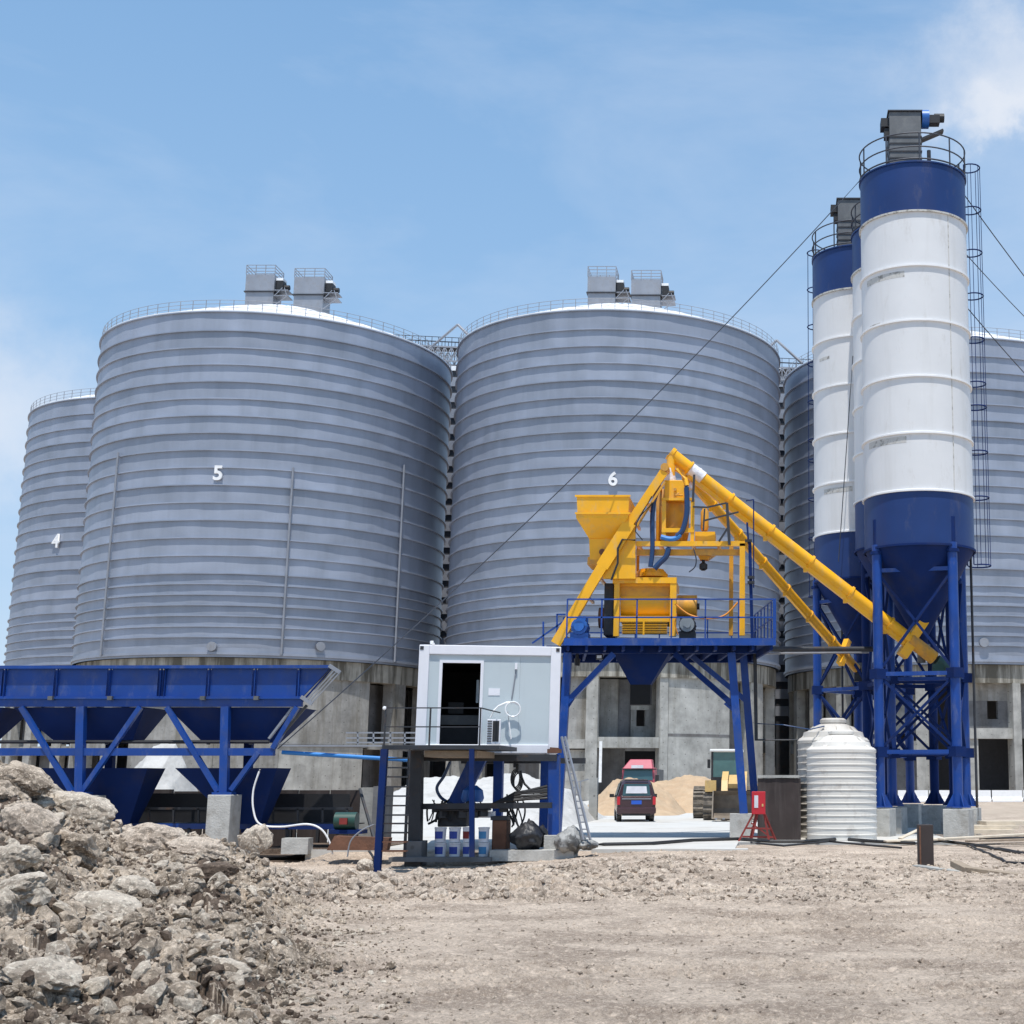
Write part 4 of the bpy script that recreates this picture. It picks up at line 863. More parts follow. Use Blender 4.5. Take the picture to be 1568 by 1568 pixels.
# discharge hopper
a = P(936, 1002, YP+1.6); b = P(1030, 1002, YP+1.6); c = P(965, 1048, YP+1.6); d = P(996, 1048, YP+1.6)
m = MB(); m.frus(((c.x+d.x)/2, YP+1.9, c.z), d.x-c.x, .5, ((a.x+b.x)/2, YP+1.9, zd-.18), b.x-a.x, 1.2); m.build('discharge_hopper', 'blue2', PF)
m = MB(); m.b2((c.x, YP+1.65, Zat(1079, YP+1.6)), (d.x, YP+2.15, c.z+.02)); m.build('rubber_chute', mat('chute_black', (.008, .008, .009), .8), PF)
# railing
m = MB(); rp = []
def post(x, Y, z0=zd, h=1.2): m.beam((x, Y, z0), (x, Y, z0+h), .045)
for px in (868, 921, 975, 1028, 1080, 1131, 1187): x = P(px, 950, YP).x; post(x, YP+.03)
for hz in (1.2, .64): m.beam((P(868, 950, YP).x, YP+.03, zd+hz), (tr.x-.02, YP+.03, zd+hz), .045)
for f in np.linspace(0, 1, 7):
    q = tr.lerp(br, f); post(q.x-.03, q.y, zd, 1.2)
for f in np.linspace(0, 1, 9):
    q = bl.lerp(br, f); post(q.x, q.y-.05, zd, 1.1)
for hz in (1.2, .64):
    m.beam((tr.x-.03, tr.y, zd+hz), (br.x-.03, br.y, zd+hz), .045); m.beam((bl.x, bl.y-.05, zd+hz*.92), (br.x, br.y-.05, zd+hz*.92), .045)
m.each('railing_bar', 'blue', PF)
m = MB(); q = P(1186, 920, YP); m.beam((q.x, YP+.03, zd), (q.x, YP+.03, zd+1.22), .1); m.build('corner_post', 'blue', PF)
m = MB()    # stair handrail going down behind the cabin
for Y in (YP+1.0, YP+1.8): m.beam(P(868, 948, Y), P(815, 985, Y), .05); m.beam(P(832, 952, Y), P(832, 990, Y), .05); m.beam(P(853, 940, Y), P(853, 978, Y), .05); m.beam(P(853, 941, Y), P(866, 941, Y), .05)
m.each('stair_handrail', 'blue', PF)
# footing
m = MB(); q = P(1133, 1283, YP+.2); m.b2((q.x-.3, YP-.05, -.3), (q.x+.35, YP+.6, Zat(1246, YP))); tag(m.build('concrete_footing', 'block'), 'dark concrete block under the front right leg of the mixer platform', 'footing')
# long pipe bridge going right to the silos
t = thing('pipe_bridge', 'long dark blue horizontal pipe running from the mixer platform to the cement silos', 'pipe', P(1160, 996, YP+3))
m = MB(); m.tube(P(1150, 994, YP+3), P(1340, 994, 47.5), .09, 10); m.build('pipe', 'dark', t, True); m = MB(); m.tube(P(1158, 1001, YP+3.2), P(1330, 999, 48), .035, 8); m.build('conduit', 'galv2', t)
m = MB(); m.path([P(1156, 1000, YP+3), P(1158, 1133, YP+3), P(1222, 1133, YP+3), P(1222, 1270, YP+3)], .06, 8); tag(m.build('bent_pipe', 'dark', None, True), 'dark pipe going down beside the platform leg and bending right to the tanks', 'pipe')

# ---- twin shaft mixer
YM = YP+.9
MX = thing('concrete_mixer', 'yellow twin shaft concrete mixer standing on the blue platform', 'mixer', P(985, 974, YM))
def pbox(t, nm, mt, x0, y0, x1, y1, Y, dep, bevel=0, **k):
    a = P(x0, y1, Y); b = P(x1, y0, Y); m = MB(); m.b2((a.x, Y, a.z), (b.x, Y+dep, b.z)); return m.build(nm, mt, t, bevel=bevel, **k)
a = P(939, 974, YM)
pbox(MX, 'frame_post', 'yel', 939, 886, 949, 974, YM-.12, .2); pbox(MX, 'frame_post', 'yel', 1025, 886, 1036, 974, YM-.12, .2)
pbox(MX, 'frame_post', 'yel', 939, 886, 949, 974, YM+1.9, .2); pbox(MX, 'frame_post', 'yel', 1025, 886, 1036, 974, YM+1.9, .2)
pbox(MX, 'top_beam', 'yel', 938, 884, 1036, 893, YM-.14, .24)
pbox(MX, 'tank_top', 'yel', 941, 886, 1034, 898, YM+.1, 1.9)
pbox(MX, 'upper_panel', 'yel2', 949, 897, 1025, 913, YM+.16, 1.7)
c = P(987, 930, YM+1.0); x0 = P(949, 930, YM).x; x1 = P(1025, 930, YM).x
m = MB(); m.tube((x0, YM+.75, c.z+.05), (x1, YM+.75, c.z+.05), .62, 32); m.build('drum_shell', 'yel', MX, True)
m = MB(); m.tube((x0, YM+1.55, c.z+.05), (x1, YM+1.55, c.z+.05), .62, 32); m.build('drum_shell', 'yel', MX, True)
pbox(MX, 'lower_beam', 'yel', 949, 943, 1025, 952, YM-.02, .2)
g_ = pbox(MX, 'grille_backing', 'dark', 953, 953, 1021, 971, YM+.1, .1)
for i in range(7):
    pbox(MX, 'grille_bar', 'yel', 952, 953+i*2.6, 1022, 953.9+i*2.6, YM, .05)
pbox(MX, 'grille_post', 'yel', 984, 952, 987, 972, YM-.02, .05)
c = P(998, 884, YM+.8); m = MB(); m.lathe((c.x, YM+.8, c.z-.02), [(.52, 0), (.52, .12), (.46, .13), (.46, .19), (.40, .2), (.40, .26), (.05, .27)], 32); m.build('loading_hatch', 'yel', MX, True)
# left gearbox
m = MB(); a = P(916, 952, YM+.5); m.tube((a.x, YM+.75, a.z+.15), (a.x+.4, YM+.75, a.z+.15), .33, 20); m.tube((a.x+.05, YM+1.5, a.z+.15), (a.x+.45, YM+1.5, a.z+.15), .33, 20); m.each('shaft_bearing', 'rust', MX, True)
pbox(MX, 'gearbox', 'dark', 924, 893, 939, 972, YM+.3, 1.5)
# right drive: belt wheel and motor
m = MB(); a = P(1037, 928, YM+.5); m.tube((a.x, YM+.6, a.z), (a.x+.62, YM+.6, a.z), .36, 28); m.tube((a.x+.05, YM+1.4, a.z), (a.x+.5, YM+1.4, a.z), .36, 28); m.each('belt_guard', 'yel2', MX, True)
m = MB(); m.tube((a.x+.62, YM+.6, a.z), (a.x+.7, YM+.6, a.z), .10, 14); m.build('hub_cap', 'dark', MX, True)
m = MB(); a = P(1053, 958, YM+.2); m.tube((a.x, YM-.15, a.z), (a.x, YM+.55, a.z), .25, 24)
for k in range(16):
    q = k*2*pi/16; m.beam((a.x+.25*cos(q), YM-.1, a.z+.25*sin(q)), (a.x+.25*cos(q), YM+.5, a.z+.25*sin(q)), .03)
mo = m.build('drive_motor', 'dark', MX, True)
m = MB(); m.tube((a.x, YM-.2, a.z), (a.x, YM-.14, a.z), .23, 24); m.tube((a.x, YM-.24, a.z), (a.x, YM-.2, a.z), .12, 16); m.build('fan_cover', 'motor', mo, True)
m = MB(); m.b2((a.x-.25, YM-.05, zd), (a.x+.25, YM+.5, a.z-.2)); m.build('motor_foot', 'dark', mo)
# winch motor on the left of the deck
WM = thing('winch_motor', 'blue electric winch motor at the left end of the platform', 'motor', P(889, 974, YP+.5))
c = P(889, 960, YP+.5); m = MB(); m.tube((c.x-.02, YP+.3, c.z), (c.x-.02, YP+.95, c.z), .25, 24)
for k in range(14): q = k*2*pi/14; m.beam((c.x-.02+.25*cos(q), YP+.35, c.z+.25*sin(q)), (c.x-.02+.25*cos(q), YP+.9, c.z+.25*sin(q)), .03)
m.build('motor_body', 'motorb', WM, True)
m = MB(); m.tube((c.x-.02, YP+.22, c.z), (c.x-.02, YP+.3, c.z), .16, 20); m.build('fan_cover', 'motorb', WM, True); m = MB(); m.box((c.x+.02, YP+.6, c.z+.26), (.28, .3, .14)); m.build('terminal_box', 'motorb', WM); m = MB(); m.b2((c.x-.3, YP+.35, zd), (c.x+.26, YP+.9, c.z-.2)); m.build('mounting_base', 'motorb', WM)

# ---- skip track and hopper
SK = thing('skip_track', 'inclined yellow skip hoist track rising past the mixer to the top', 'hoist', P(850, 984, YP+.6))
for Y in (YP+.5, YP+2.4):
    a = P(851, 986, Y); b = P(922, 868, Y); c = P(965, 800, Y); e = P(1017, 722, Y)
    m = MB(); m.beam(a, b, .14, .32); m.beam(b, c, .14, .40); m.beam(c, e, .12, .26); m.build('track_rail', 'yel', SK)
    m = MB(); m.beam(P(872, 968, Y), P(918, 886, Y), .08, .06); m.beam(P(975, 806, Y), P(1018, 738, Y), .07, .07); m.each('inner_rail', 'yel2', SK)
m = MB()
for f in np.linspace(0.05, .95, 9): a = P(851, 984, YP+.5).lerp(P(1015, 724, YP+.5), f); m.beam(a, a+Vector((0, 1.9, 0)), .08)
m.each('cross_tie', 'yel', SK)
m = MB(); a = P(1018, 716, YP+.5); m.tube((a.x, YP+.4, a.z), (a.x, YP+2.5, a.z), .13, 14); m.build('head_pulley', 'yel2', SK, True)
m = MB(); m.prism([P(922, 886, YP+.6), P(973, 886, YP+.6), P(973, 800, YP+.6), P(944, 800, YP+.6), P(944, 842, YP+.6), P(931, 858, YP+.6)], (0, .12, 0)); m.build('support_plate', 'yel', SK)
m = MB(); m.prism([P(966, 804, YP+.6), P(973, 804, YP+.6), P(973, 782, YP+.6), P(966, 790, YP+.6)], (0, .12, 0)); m.build('support_post', 'yel', SK)
m = MB(); m.path([P(973, 827, YP+.4), P(953, 826, YP+.4), P(946, 840, YP+.4), P(946, 862, YP+.4), P(936, 888, YP+.4)], .035, 6); m.build('power_cable', 'black', SK, True)
m = MB(); m.path([P(998, 760, YP+.4), P(985, 782, YP+.4), P(975, 800, YP+.4), P(973, 814, YP+.4), P(984, 827, YP+.4)], .02, 6); m.path([P(1000, 770, YP+.4), P(980, 790, YP+.4)], .03, 6); m.build('control_cable', 'black', SK, True)
HP = thing('receiving_hopper', 'yellow open topped skip hopper tipping beside the track, left of the mixer', 'hopper', P(920, 860, YP+.6))
Yh = YP+.3
def hsec(x0, x1, y, Y0, dep):
    a = P(x0, y, Yh); b = P(x1, y, Yh); return [(a.x, Yh+Y0, a.z), (b.x, Yh+Y0, a.z), (b.x, Yh+Y0+dep, a.z), (a.x, Yh+Y0+dep, a.z)]
def loft(secs):
    m = MB(); vs = [v for s_ in secs for v in s_]; n = len(secs); fs = []
    for k in range(n-1):
        for i in range(4): fs.append((4*k+i, 4*k+(i+1) % 4, 4*k+4+(i+1) % 4, 4*k+4+i))
    m.add(vs, fs); return m
m = loft([hsec(883, 963.5, 759, 0, 2.2), hsec(884, 962, 786, .02, 2.16)]); m.build('rim_box', 'yel', HP)
m = loft([hsec(882, 963, 785, .0, 2.2), hsec(882, 961, 793, .02, 2.16), hsec(899, 935, 821, .5, 1.2)]); m.build('tapered_body', 'yel', HP)
m = loft([hsec(899, 935, 821, .48, 1.24), hsec(900, 934, 853, .5, 1.2)]); m.build('chute', 'yel', HP)
m = MB(); m.prism([P(900, 853, Yh+.5), P(934, 845, Yh+.5), P(928, 858, Yh+.5), P(917, 865, Yh+.5), P(899, 864, Yh+.5)], (0, 1.2, 0)); m.build('chute_gate', 'yel2', HP)
m = MB(); a = P(922, 845, Yh+.4); m.tube(a, a+Vector((0, .15, 0)), .1, 12); m.build('gate_roller', 'rust', HP)
for yy in (759.5, 786):
    a = P(882, yy, Yh); b = P(964, yy, Yh); m = MB(); m.b2((a.x-.03, Yh-.03, a.z-.03), (b.x+.03, Yh, a.z+.03)); m.build('stiffening_rib', 'yel', HP)

# ---- weighing frame above the mixer
WF = thing('weighing_tower', 'yellow upper steel frame with weigh hoppers above the mixer', 'frame', P(1060, 850, YP+1))
pb = lambda nm, mt, x0, y0, x1, y1, Y, dep=.14, **k: pbox(WF, nm, mt, x0, y0, x1, y1, Y, dep, **k)
for Y in (YP+.7, YP+2.8):
    pb('long_beam', 'yel', 974, 828.5, 1141, 836, Y); pb('lower_beam', 'yel2', 974, 841, 1138, 850, Y+.15)
pb('column', 'yel2', 1116, 836, 1123, 973, YP+2.8); pb('column', 'yel', 1132, 832, 1141, 973, YP+.7)
pb('column', 'yel2', 974, 836, 979, 884, YP+2.8)
for px in (976, 1010, 1060, 1100, 1134): a = P(px, 832, YP+.7); m = MB(); m.beam((a.x, YP+.75, a.z), (a.x, YP+2.9, a.z), .1); m.build('cross_beam', 'yel', WF)
pb('hopper_post', 'yel', 1013, 764, 1020, 829, YP+.8, .12); pb('hopper_post', 'yel', 1057, 764, 1063.5, 829, YP+.8, .12)
pb('hopper_post', 'yel2', 1013, 764, 1020, 829, YP+2.2, .12); pb('hopper_post', 'yel2', 1057, 764, 1063.5, 829, YP+2.2, .12)
pb('hopper_crossbar', 'yel', 1013, 808.5, 1063, 815, YP+.78, .1); pb('hopper_crossbar', 'yel', 1013, 762, 1063, 766, YP+.78, .1)
a = P(1033, 797, YP+1.5); m = MB(); m.lathe((a.x, YP+1.6, Zat(826, YP+1)), [(.40, 0), (.46, .3), (.46, 1.15), (.40, 1.3)], 32); m.build('water_weigh_drum', 'yel2', WF, True)
m = MB(); b = P(1012, 797, YP+1.5); m.lathe((b.x, YP+2.0, Zat(824, YP+1)), [(.20, 0), (.20, 1.5), (.05, 1.8)], 20); m.build('dust_filter', 'yel2', WF, True)
bx = pb('cement_weigh_hopper', 'yel', 1017, 735, 1050, 765, YP+.9, .8, bevel=.02)
m = MB(); c = P(1034, 750, YP+.88); m.tube((c.x, YP+.80, c.z), (c.x, YP+.88, c.z), .05, 10); m.path([(c.x+.12, YP+.84, c.z-.12), (c.x+.0, YP+.8, c.z-.2), (c.x+.25, YP+.8, c.z-.19)], .025, 6); m.build('hatch_handle', 'yel2', bx)
m = MB(); c = P(1024, 727, YP+1.2); m.tube((c.x, YP+1.25, Zat(736, YP+1.2)), (c.x, YP+1.2, Zat(717, YP+1.2)), .24, 14, .17); tag(m.build('plastic_sleeve', 'plast', None, True), 'crumpled white plastic sleeve below the screw conveyor spout', 'plastic sheet')
m = MB(); m.path([P(1036, 719, YP+1), P(1050, 734, YP+.9), P(1052, 744, YP+.85)], .07, 8); m.build('dust_pipe', 'yel', WF, True)
# hoses
def hose(pts, r, label, mt='hoseb', Y=YP+.7):
    m = MB(); q = [P(x, y, Y) for x, y in pts]; out_ = []
    for i in range(len(q)-1):        # Catmull-Rom
        p0, p1_, p2_, p3 = q[max(i-1, 0)], q[i], q[i+1], q[min(i+2, len(q)-1)]
        for k in range(6):
            s = k/6; out_.append(.5*((2*p1_)+(p2_-p0)*s+(2*p0-5*p1_+4*p2_-p3)*s*s+(3*p1_-p0-3*p2_+p3)*s**3))
    out_.append(q[-1]); m.path(out_, r, 8); return m, out_
HG = 'hoses on the mixing plant'
def hosething(pts, r, label, mt='hoseb', Y=YP+.7):
    m, _ = hose(pts, r, label, mt, Y); tag(m.build('hose', mt, None, True), label, 'hose', HG)
hosething([(1011, 744), (1003, 762), (999, 790), (999, 840), (996, 868)], .075, 'dark blue hose hanging left of the weigh hopper down to the mixer')
hosething([(1051, 744), (1052, 768), (1051, 790), (1045, 812), (1036, 821)], .085, 'dark blue hose hanging in front of the right side of the weigh hopper')
hosething([(1042, 818), (1035, 824), (1024, 825), (1012, 822)], .08, 'bright blue hose bend lying on the frame beam below the weigh hopper', 'pipeb')
hosething([(1024, 838), (1020, 852), (1010, 862), (1002, 871)], .09, 'dark ribbed hose curving from the frame beam to the mixer hatch')
hosething([(1062, 840), (1066, 856), (1064, 868), (1055, 876)], .02, 'thin grey cable loop under the right end of the frame', 'wire')
# right side instruments
pb('valve_box', 'yel', 1064, 814, 1095, 829, YP+.9, .8)
m = MB(); c = P(1079, 796, YP+1.4); m.lathe((c.x, YP+1.4, Zat(813, YP+1.4)), [(.10, 0), (.13, .1), (.13, .62), (.06, .75)], 18); m.build('additive_cylinder', 'yel2', WF, True)
m = loft([[(P(1064, 836, YP+.9).x, YP+.9, Zat(840, YP+.9)), (P(1100, 836, YP+.9).x, YP+.9, Zat(840, YP+.9)), (P(1100, 836, YP+.9).x, YP+1.9, Zat(840, YP+.9)), (P(1064, 836, YP+.9).x, YP+1.9, Zat(840, YP+.9))], [(P(1072, 856, YP+1.2).x, YP+1.2, Zat(857, YP+1.2)), (P(1084, 856, YP+1.2).x, YP+1.2, Zat(857, YP+1.2)), (P(1084, 856, YP+1.2).x, YP+1.5, Zat(857, YP+1.2)), (P(1072, 856, YP+1.2).x, YP+1.5, Zat(857, YP+1.2))]]); m.build('water_hopper', 'yel2', WF)
m = MB(); c = P(1077, 868, YP+1.3); m.lathe((c.x, YP+1.3, c.z-.12), [(.06, 0), (.13, .05), (.13, .2), (.05, .26), (.05, .36)], 14, True); m.build('butterfly_valve', 'black', WF, True)
UR = thing('service_handrail', 'black steel handrail posts on the upper frame under the screw conveyor', 'handrail', P(1090, 800, YP+.7))
m = MB()
for (x0, y0, x1, y1, w_) in ((1063, 727, 1061, 768, .07), (1113, 770, 1117, 834, .09), (1116, 806, 1101, 829, .06)): m.beam(P(x0, y0, YP+.6), P(x1, y1, YP+.6), w_)
m.each('post', 'dark', UR)
m = MB()
for (x0, y0, x1, y1) in ((1061, 776, 1082, 777), (1082, 777, 1113, 770), (1079, 797, 1131, 784), (1079, 779, 1077, 812)): m.beam(P(x0, y0, YP+.6), P(x1, y1, YP+.6), .05)
m.each('rail', 'dark', UR)
MT = thing('cable_mast', 'dark blue vertical mast between the mixer columns and the screw conveyors', 'mast', P(1152, 973, YP+.5))
m = MB(); m.beam(P(1144, 800, YP+.5), P(1146, 832, YP+.5), .06); m.beam(P(1148, 830, YP+.5), Vector((P(1152, 973, YP+.5).x, YP+.5, zd)), .10); m.beam(P(1154, 765, YP+.6), P(1154, 900, YP+.6), .04); m.beam(P(1142, 767, YP+.6), P(1154, 765, YP+.6), .03); m.build('pole', 'blue2', MT)
m = MB()
for (x, y) in ((1146, 828), (1150, 884), (1150, 892)): m.box(P(x, y, YP+.4), (.22, .1, .08))
m.each('clamp', 'black', MT)
m, _ = hose([(1034, 925), (1055, 941), (1083, 947), (1110, 942), (1130, 922)], .03, '', 'orange', YP+.5); tag(m.build('orange_hose', 'orange', None, True), 'orange hose looping along the platform right of the mixer', 'hose')
m = MB(); m.path([P(1036, 940, YM-.2), P(1033, 955, YM-.25), P(1038, 972, YM-.2)], .02, 6); tag(m.build('orange_cable', 'orange', None, True), 'thin orange cable beside the right frame post of the mixer', 'cable')
# lamps under the deck
LM = thing('flood_lamp', 'small black flood lamp hanging under the left end of the platform', 'lamp', P(884, 1000, YP+1.2))
m = MB(); a = P(884, 1000, YP+1.2); m.tube(a, a-Vector((0, 0, .18)), .05, 8); m.tube(a-Vector((0, 0, .18)), a-Vector((0, 0, .4)), .1, 10, .08); m.build('housing', 'black', LM, True)
LM = thing('flood_lamp', 'small square flood lamp with a pale glass under the platform left of the hopper', 'lamp', P(918, 1004, YP+1.2))
a = P(918, 1006, YP+1.2); m = MB(); m.box(a, (.22, .12, .16)); m.build('housing', 'black', LM); m = MB(); m.box(a+Vector((0, -.07, 0)), (.15, .02, .09)); m.build('lens', 'lite', LM)

# ------------------------------------------------------------------ CONTROL CABIN
YC = 36.0
c0 = P(640, 987, YC); c1_ = P(859, 987, YC); z0c = Zat(1153, YC); zt1 = c0.z
x0c = P(639, 1060, YC).x; DC = 5.8; CR = R(10.0); k_ = (857.5-CX_)/F_*1.0; k_ = ray(857.5, 1060).x/ray(857.5, 1060).y; x1c = x0c+(k_*YC-x0c)/(cos(CR)-k_*sin(CR))
CB = thing('control_cabin', 'white container control cabin with an open dark doorway raised on steel legs', 'cabin', (x0c, YC, z0c))
pw = .26
def cb(nm, mt, x0, x1, z0, z1, y0=0, y1=.12, bev=0, **k):
    m = MB(); m.b2((x0, YC+y0, z0), (x1, YC+y1, z1)); return m.build(nm, mt, CB, bevel=bev, **k)
for xa in (x0c, x1c-pw):
    for ya in (0, DC-.2): cb('corner_post', 'cabw', xa, xa+pw, z0c, zt1, ya, ya+.2, .02)
for ya in (0.0, DC-.2): cb('top_rail', 'cabw', x0c+pw, x1c-pw, zt1-.24, zt1, ya, ya+.2, .015); cb('bottom_rail', 'cabw', x0c+pw, x1c-pw, z0c, z0c+.22, ya, ya+.2, .015)
for xa in (x0c+.02, x1c-.2):
    cb('side_rail', 'cabw', xa, xa+.18, zt1-.24, zt1-.002, .2, DC-.2); cb('side_rail', 'cabw', xa, xa+.18, z0c+.002, z0c+.22, .2, DC-.2)
cb('roof_sheet', 'cabw', x0c+.1, x1c-.1, zt1-.06, zt1+.01, .1, DC-.1)
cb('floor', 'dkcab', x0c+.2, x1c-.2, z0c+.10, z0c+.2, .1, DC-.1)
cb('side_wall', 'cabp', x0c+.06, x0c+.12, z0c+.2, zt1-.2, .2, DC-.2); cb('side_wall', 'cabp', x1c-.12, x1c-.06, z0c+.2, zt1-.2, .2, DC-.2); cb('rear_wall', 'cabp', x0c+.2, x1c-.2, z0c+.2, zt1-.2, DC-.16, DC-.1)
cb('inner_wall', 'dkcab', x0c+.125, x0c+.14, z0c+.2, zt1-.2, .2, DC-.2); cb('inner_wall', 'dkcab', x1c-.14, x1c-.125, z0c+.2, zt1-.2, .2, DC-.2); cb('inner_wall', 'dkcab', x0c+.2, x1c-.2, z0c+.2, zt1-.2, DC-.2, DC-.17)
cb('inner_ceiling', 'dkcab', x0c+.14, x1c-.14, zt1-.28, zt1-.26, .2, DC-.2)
xd0, xd1 = P(674, 1080, YC).x, P(732, 1080, YC).x; zd1 = Zat(1014, YC); zd0 = z0c+.22
cb('front_panel', 'cabp', x0c+pw, xd0-.06, z0c+.22, zt1-.24, .06, .12); cb('front_panel', 'cabp', xd0-.06, xd1+.06, zd1+.06, zt1-.24, .06, .12)
for i, (xa, xb) in enumerate(((xd1+.06, xd1+1.0), (xd1+1.003, x1c-pw))): cb('front_panel', 'cabp', xa, xb, z0c+.22, zt1-.24, .06, .12)
for xa, xb, za, zb_ in ((xd0-.075, xd0, zd0, zd1+.07), (xd1, xd1+.075, zd0, zd1+.07), (xd0, xd1, zd1, zd1+.07)): cb('door_frame', 'cabw', xa, xb, za, zb_, .02, .14)
cb('control_desk', 'grey', xd0-.2, xd1+.4, zd0+.55, zd0+.8, 1.5, 2.3); cb('desk_front', 'dkcab', xd0-.2, xd1+.4, zd0, zd0+.5, 1.6, 2.2)
cb('monitor', 'black', xd0+.1, xd0+.5, zd0+.85, zd0+1.15, 1.7, 1.8); cb('inner_window', 'cabp', xd1-.12, xd1-.05, zd0+1.1, zd0+1.7, .9, .95)
for (x, y) in ((646, 992), (852, 992)):
    a = P(x, y, YC); m = MB(); m.box((a.x, YC-.001, a.z), (.09, .02, .09)); m.build('lifting_hole', 'dark', CB)
a = P(754.5, 1058, YC); m = MB(); m.box((a.x, YC+.055, a.z), (.29, .012, .18)); m.build('notice_plate', 'cabw', CB)
m = MB(); m.prism([P(661, 984, YC), P(665, 984, YC), P(665, 988, YC), P(661, 988, YC)], (0, .06, 0)); m.tube(P(663, 986, YC+.2), P(663, 981, YC+.2), .045, 10); m.build('roof_lamp', 'lite', CB)
m = MB(); m.path([P(788, 1014, YC)+Vector((0, .04, 0)), P(787, 1030, YC)+Vector((0, .04, 0)), P(784, 1050, YC)+Vector((0, .04, 0)), P(781, 1070, YC)+Vector((0, .04, 0))], .016, 6); m.build('conduit', 'galv2', CB, True)
a = P(788, 1018, YC); m = MB(); m.box((a.x, YC+.03, a.z), (.06, .08, .16)); m.build('conduit_box', 'cabw', CB)
AC = thing('air_conditioner', 'small white air conditioner outdoor unit standing beside the cabin doorway', 'air conditioner', P(748, 1139, YC-.5))
a = P(737, 1139, YC-.55); b = P(759, 1101, YC-.55)
m = MB(); m.b2((a.x, YC-.75, a.z), (b.x, YC-.2, b.z)); m.build('casing', 'cabw', AC, bevel=.01)
m = MB(); m.b2((a.x+.14, YC-.76, a.z+.06), (b.x-.04, YC-.745, b.z-.04)); m.build('front_grille', 'black', AC)
m = MB()
for k in range(9): m.b2((a.x+.01, YC-.765, a.z+.05+k*.062), (a.x+.12, YC-.75, a.z+.085+k*.062))
m.each('louvre', 'grey', AC)
m = MB(); ct = P(783, 1085, YC); ct.y = YC-.10
pts = [ct+Vector((.19*cos(q), -.02*q/6, .19*sin(q))) for q in np.linspace(.3, 12.9, 50)]
m.path(pts, .017, 6); m.path([P(748, 1098, YC-.1), P(752, 1088, YC-.1), P(760, 1080, YC-.1), P(772, 1074.5, YC-.1), P(783, 1074, YC-.1), P(791, 1078, YC-.1)], .026, 6); m.path([P(774, 1088, YC-.1), P(776, 1105, YC-.1), P(779, 1131, YC-.1)], .02, 6)
tag(m.build('coiled_cable', 'lite', None, True), 'white coiled pipe hanging on the cabin wall above the air conditioner', 'cable')

def turn(o, ang, piv):
    rm = Matrix.Rotation(ang, 3, 'Z'); l = o.location-piv; o.location = piv+rm@l; o.rotation_euler = (0, 0, ang)
piv = Vector((x0c, YC, 0))
for o in (CB, AC, bpy.data.objects['coiled_cable']): turn(o, CR, piv)
# cabin stand : deck, ladder, legs
YS = 33.6
CS = thing('cabin_stand', 'dark steel stand with landing and ladder in front of the cabin', 'stand', P(640, 1320, YS))
zk = Zat(1141, YS)
xa, xb = P(585, 1142, YS).x, P(764, 1142, YS).x
m = MB(); m.b2((xa, YS, zk-.10), (xb, YC-.02, zk)); m.build('landing_deck', 'dark', CS)
m = MB(); m.b2((P(645, 1150, YS).x, YS+.3, zk-.27), (P(727, 1150, YS).x, YC, zk-.12)); m.build('deck_beam', 'wood', CS)
def vpost(px0, px1, py0, py1, Y, mt, nm='leg', t=CS, lean=0):
    a = P(px0, py0, Y); b = P(px1, py1, Y); w_ = 0
    return a, b
def lpost(pxt, pyt, pxb, pyb, Y, w_, mt, nm='leg', t=None, smooth=False, z0=None):
    a = P(pxt, pyt, Y); b = P(pxb, pyb, Y)
    if z0 is not None: b.z = z0
    m = MB(); m.beam(a, b, w_, w_, Vector((0, 1, 0))); return m.build(nm, mt, t or CS)
lpost(589, 1147, 578, 1327, YS-.3, .15, 'blue2', z0=gz(P(578, 1327, YS-.3).x, YS-.3)-.05)
lpost(722.5, 1147, 722.5, 1320, YS, .11, 'blue2', z0=0); 
lpost(638, 1150, 636, 1288, YC-.3, .30, 'dark', z0=Zat(1287, YC-.3))
lpost(849, 1156, 849, 1272, YC+.2, .27, 'blue', z0=Zat(1278, YC+.2)); lpost(764, 1156, 764, 1224, YC+2.4, .24, 'blue', z0=-.3); lpost(836, 1160, 832, 1290, YC+3.4, .24, 'blue', z0=-.3)
m = MB(); m.beam(P(735, 1157, YC+1.2), P(698, 1232, YC+1.2), .42, .2, Vector((0, 1, 0))); m.build('raking_brace', 'blue', CS)
m = MB(); m.beam(P(640, 1235, YC-.1), P(845, 1233, YC-.1), .16, .14); m.build('cable_tray', 'dark', CS)
m = MB(); m.box(P(849, 1150, YC+.2), (.32, .32, .1)); m.beam(P(842, 1146, YC+.1), P(856, 1147, YC+.1), .06); m.build('bearing_plate', 'rust', CS)
m = MB(); m.beam((x0c, YC+.1, z0c-.12), (x1c, YC+.1, z0c-.12), .2, .16); m.beam((x0c, YC+DC-.3, z0c-.12), (x1c, YC+DC-.3, z0c-.12), .2, .16); m.each('support_beam', 'dark', CS)
for i, y in enumerate((1161, 1175.5, 1189.6, 1204.8, 1219, 1233.6, 1248, 1261, 1275, 1289, 1303)):
    a = P(590-i*.6, y, YS-.2); b = P(627-i*.4, y, YS-.2); m = MB(); m.box(((a.x+b.x)/2, YS-.2, a.z), (b.x-a.x, .2, .035)); m.build('ladder_rung', 'dark' if i < 9 else 'rust', CS)
lpost(627, 1150, 619, 1322, YS-.2, .06, 'dark', 'ladder_stringer', z0=0)
m = MB()
for (x, Y) in ((588, YS+.05), (657, YS+.05), (734, YS+.05)): a = P(x, 1142, Y); m.beam((a.x, Y, zk), (a.x, Y, Zat(1084, Y)), .035)
for y in (1084, 1113): m.beam(Vector((P(588, 1142, YS+.05).x, YS+.05, Zat(y, YS+.05))), Vector((P(734, 1142, YS+.05).x, YS+.05, Zat(y, YS+.05))), .028)
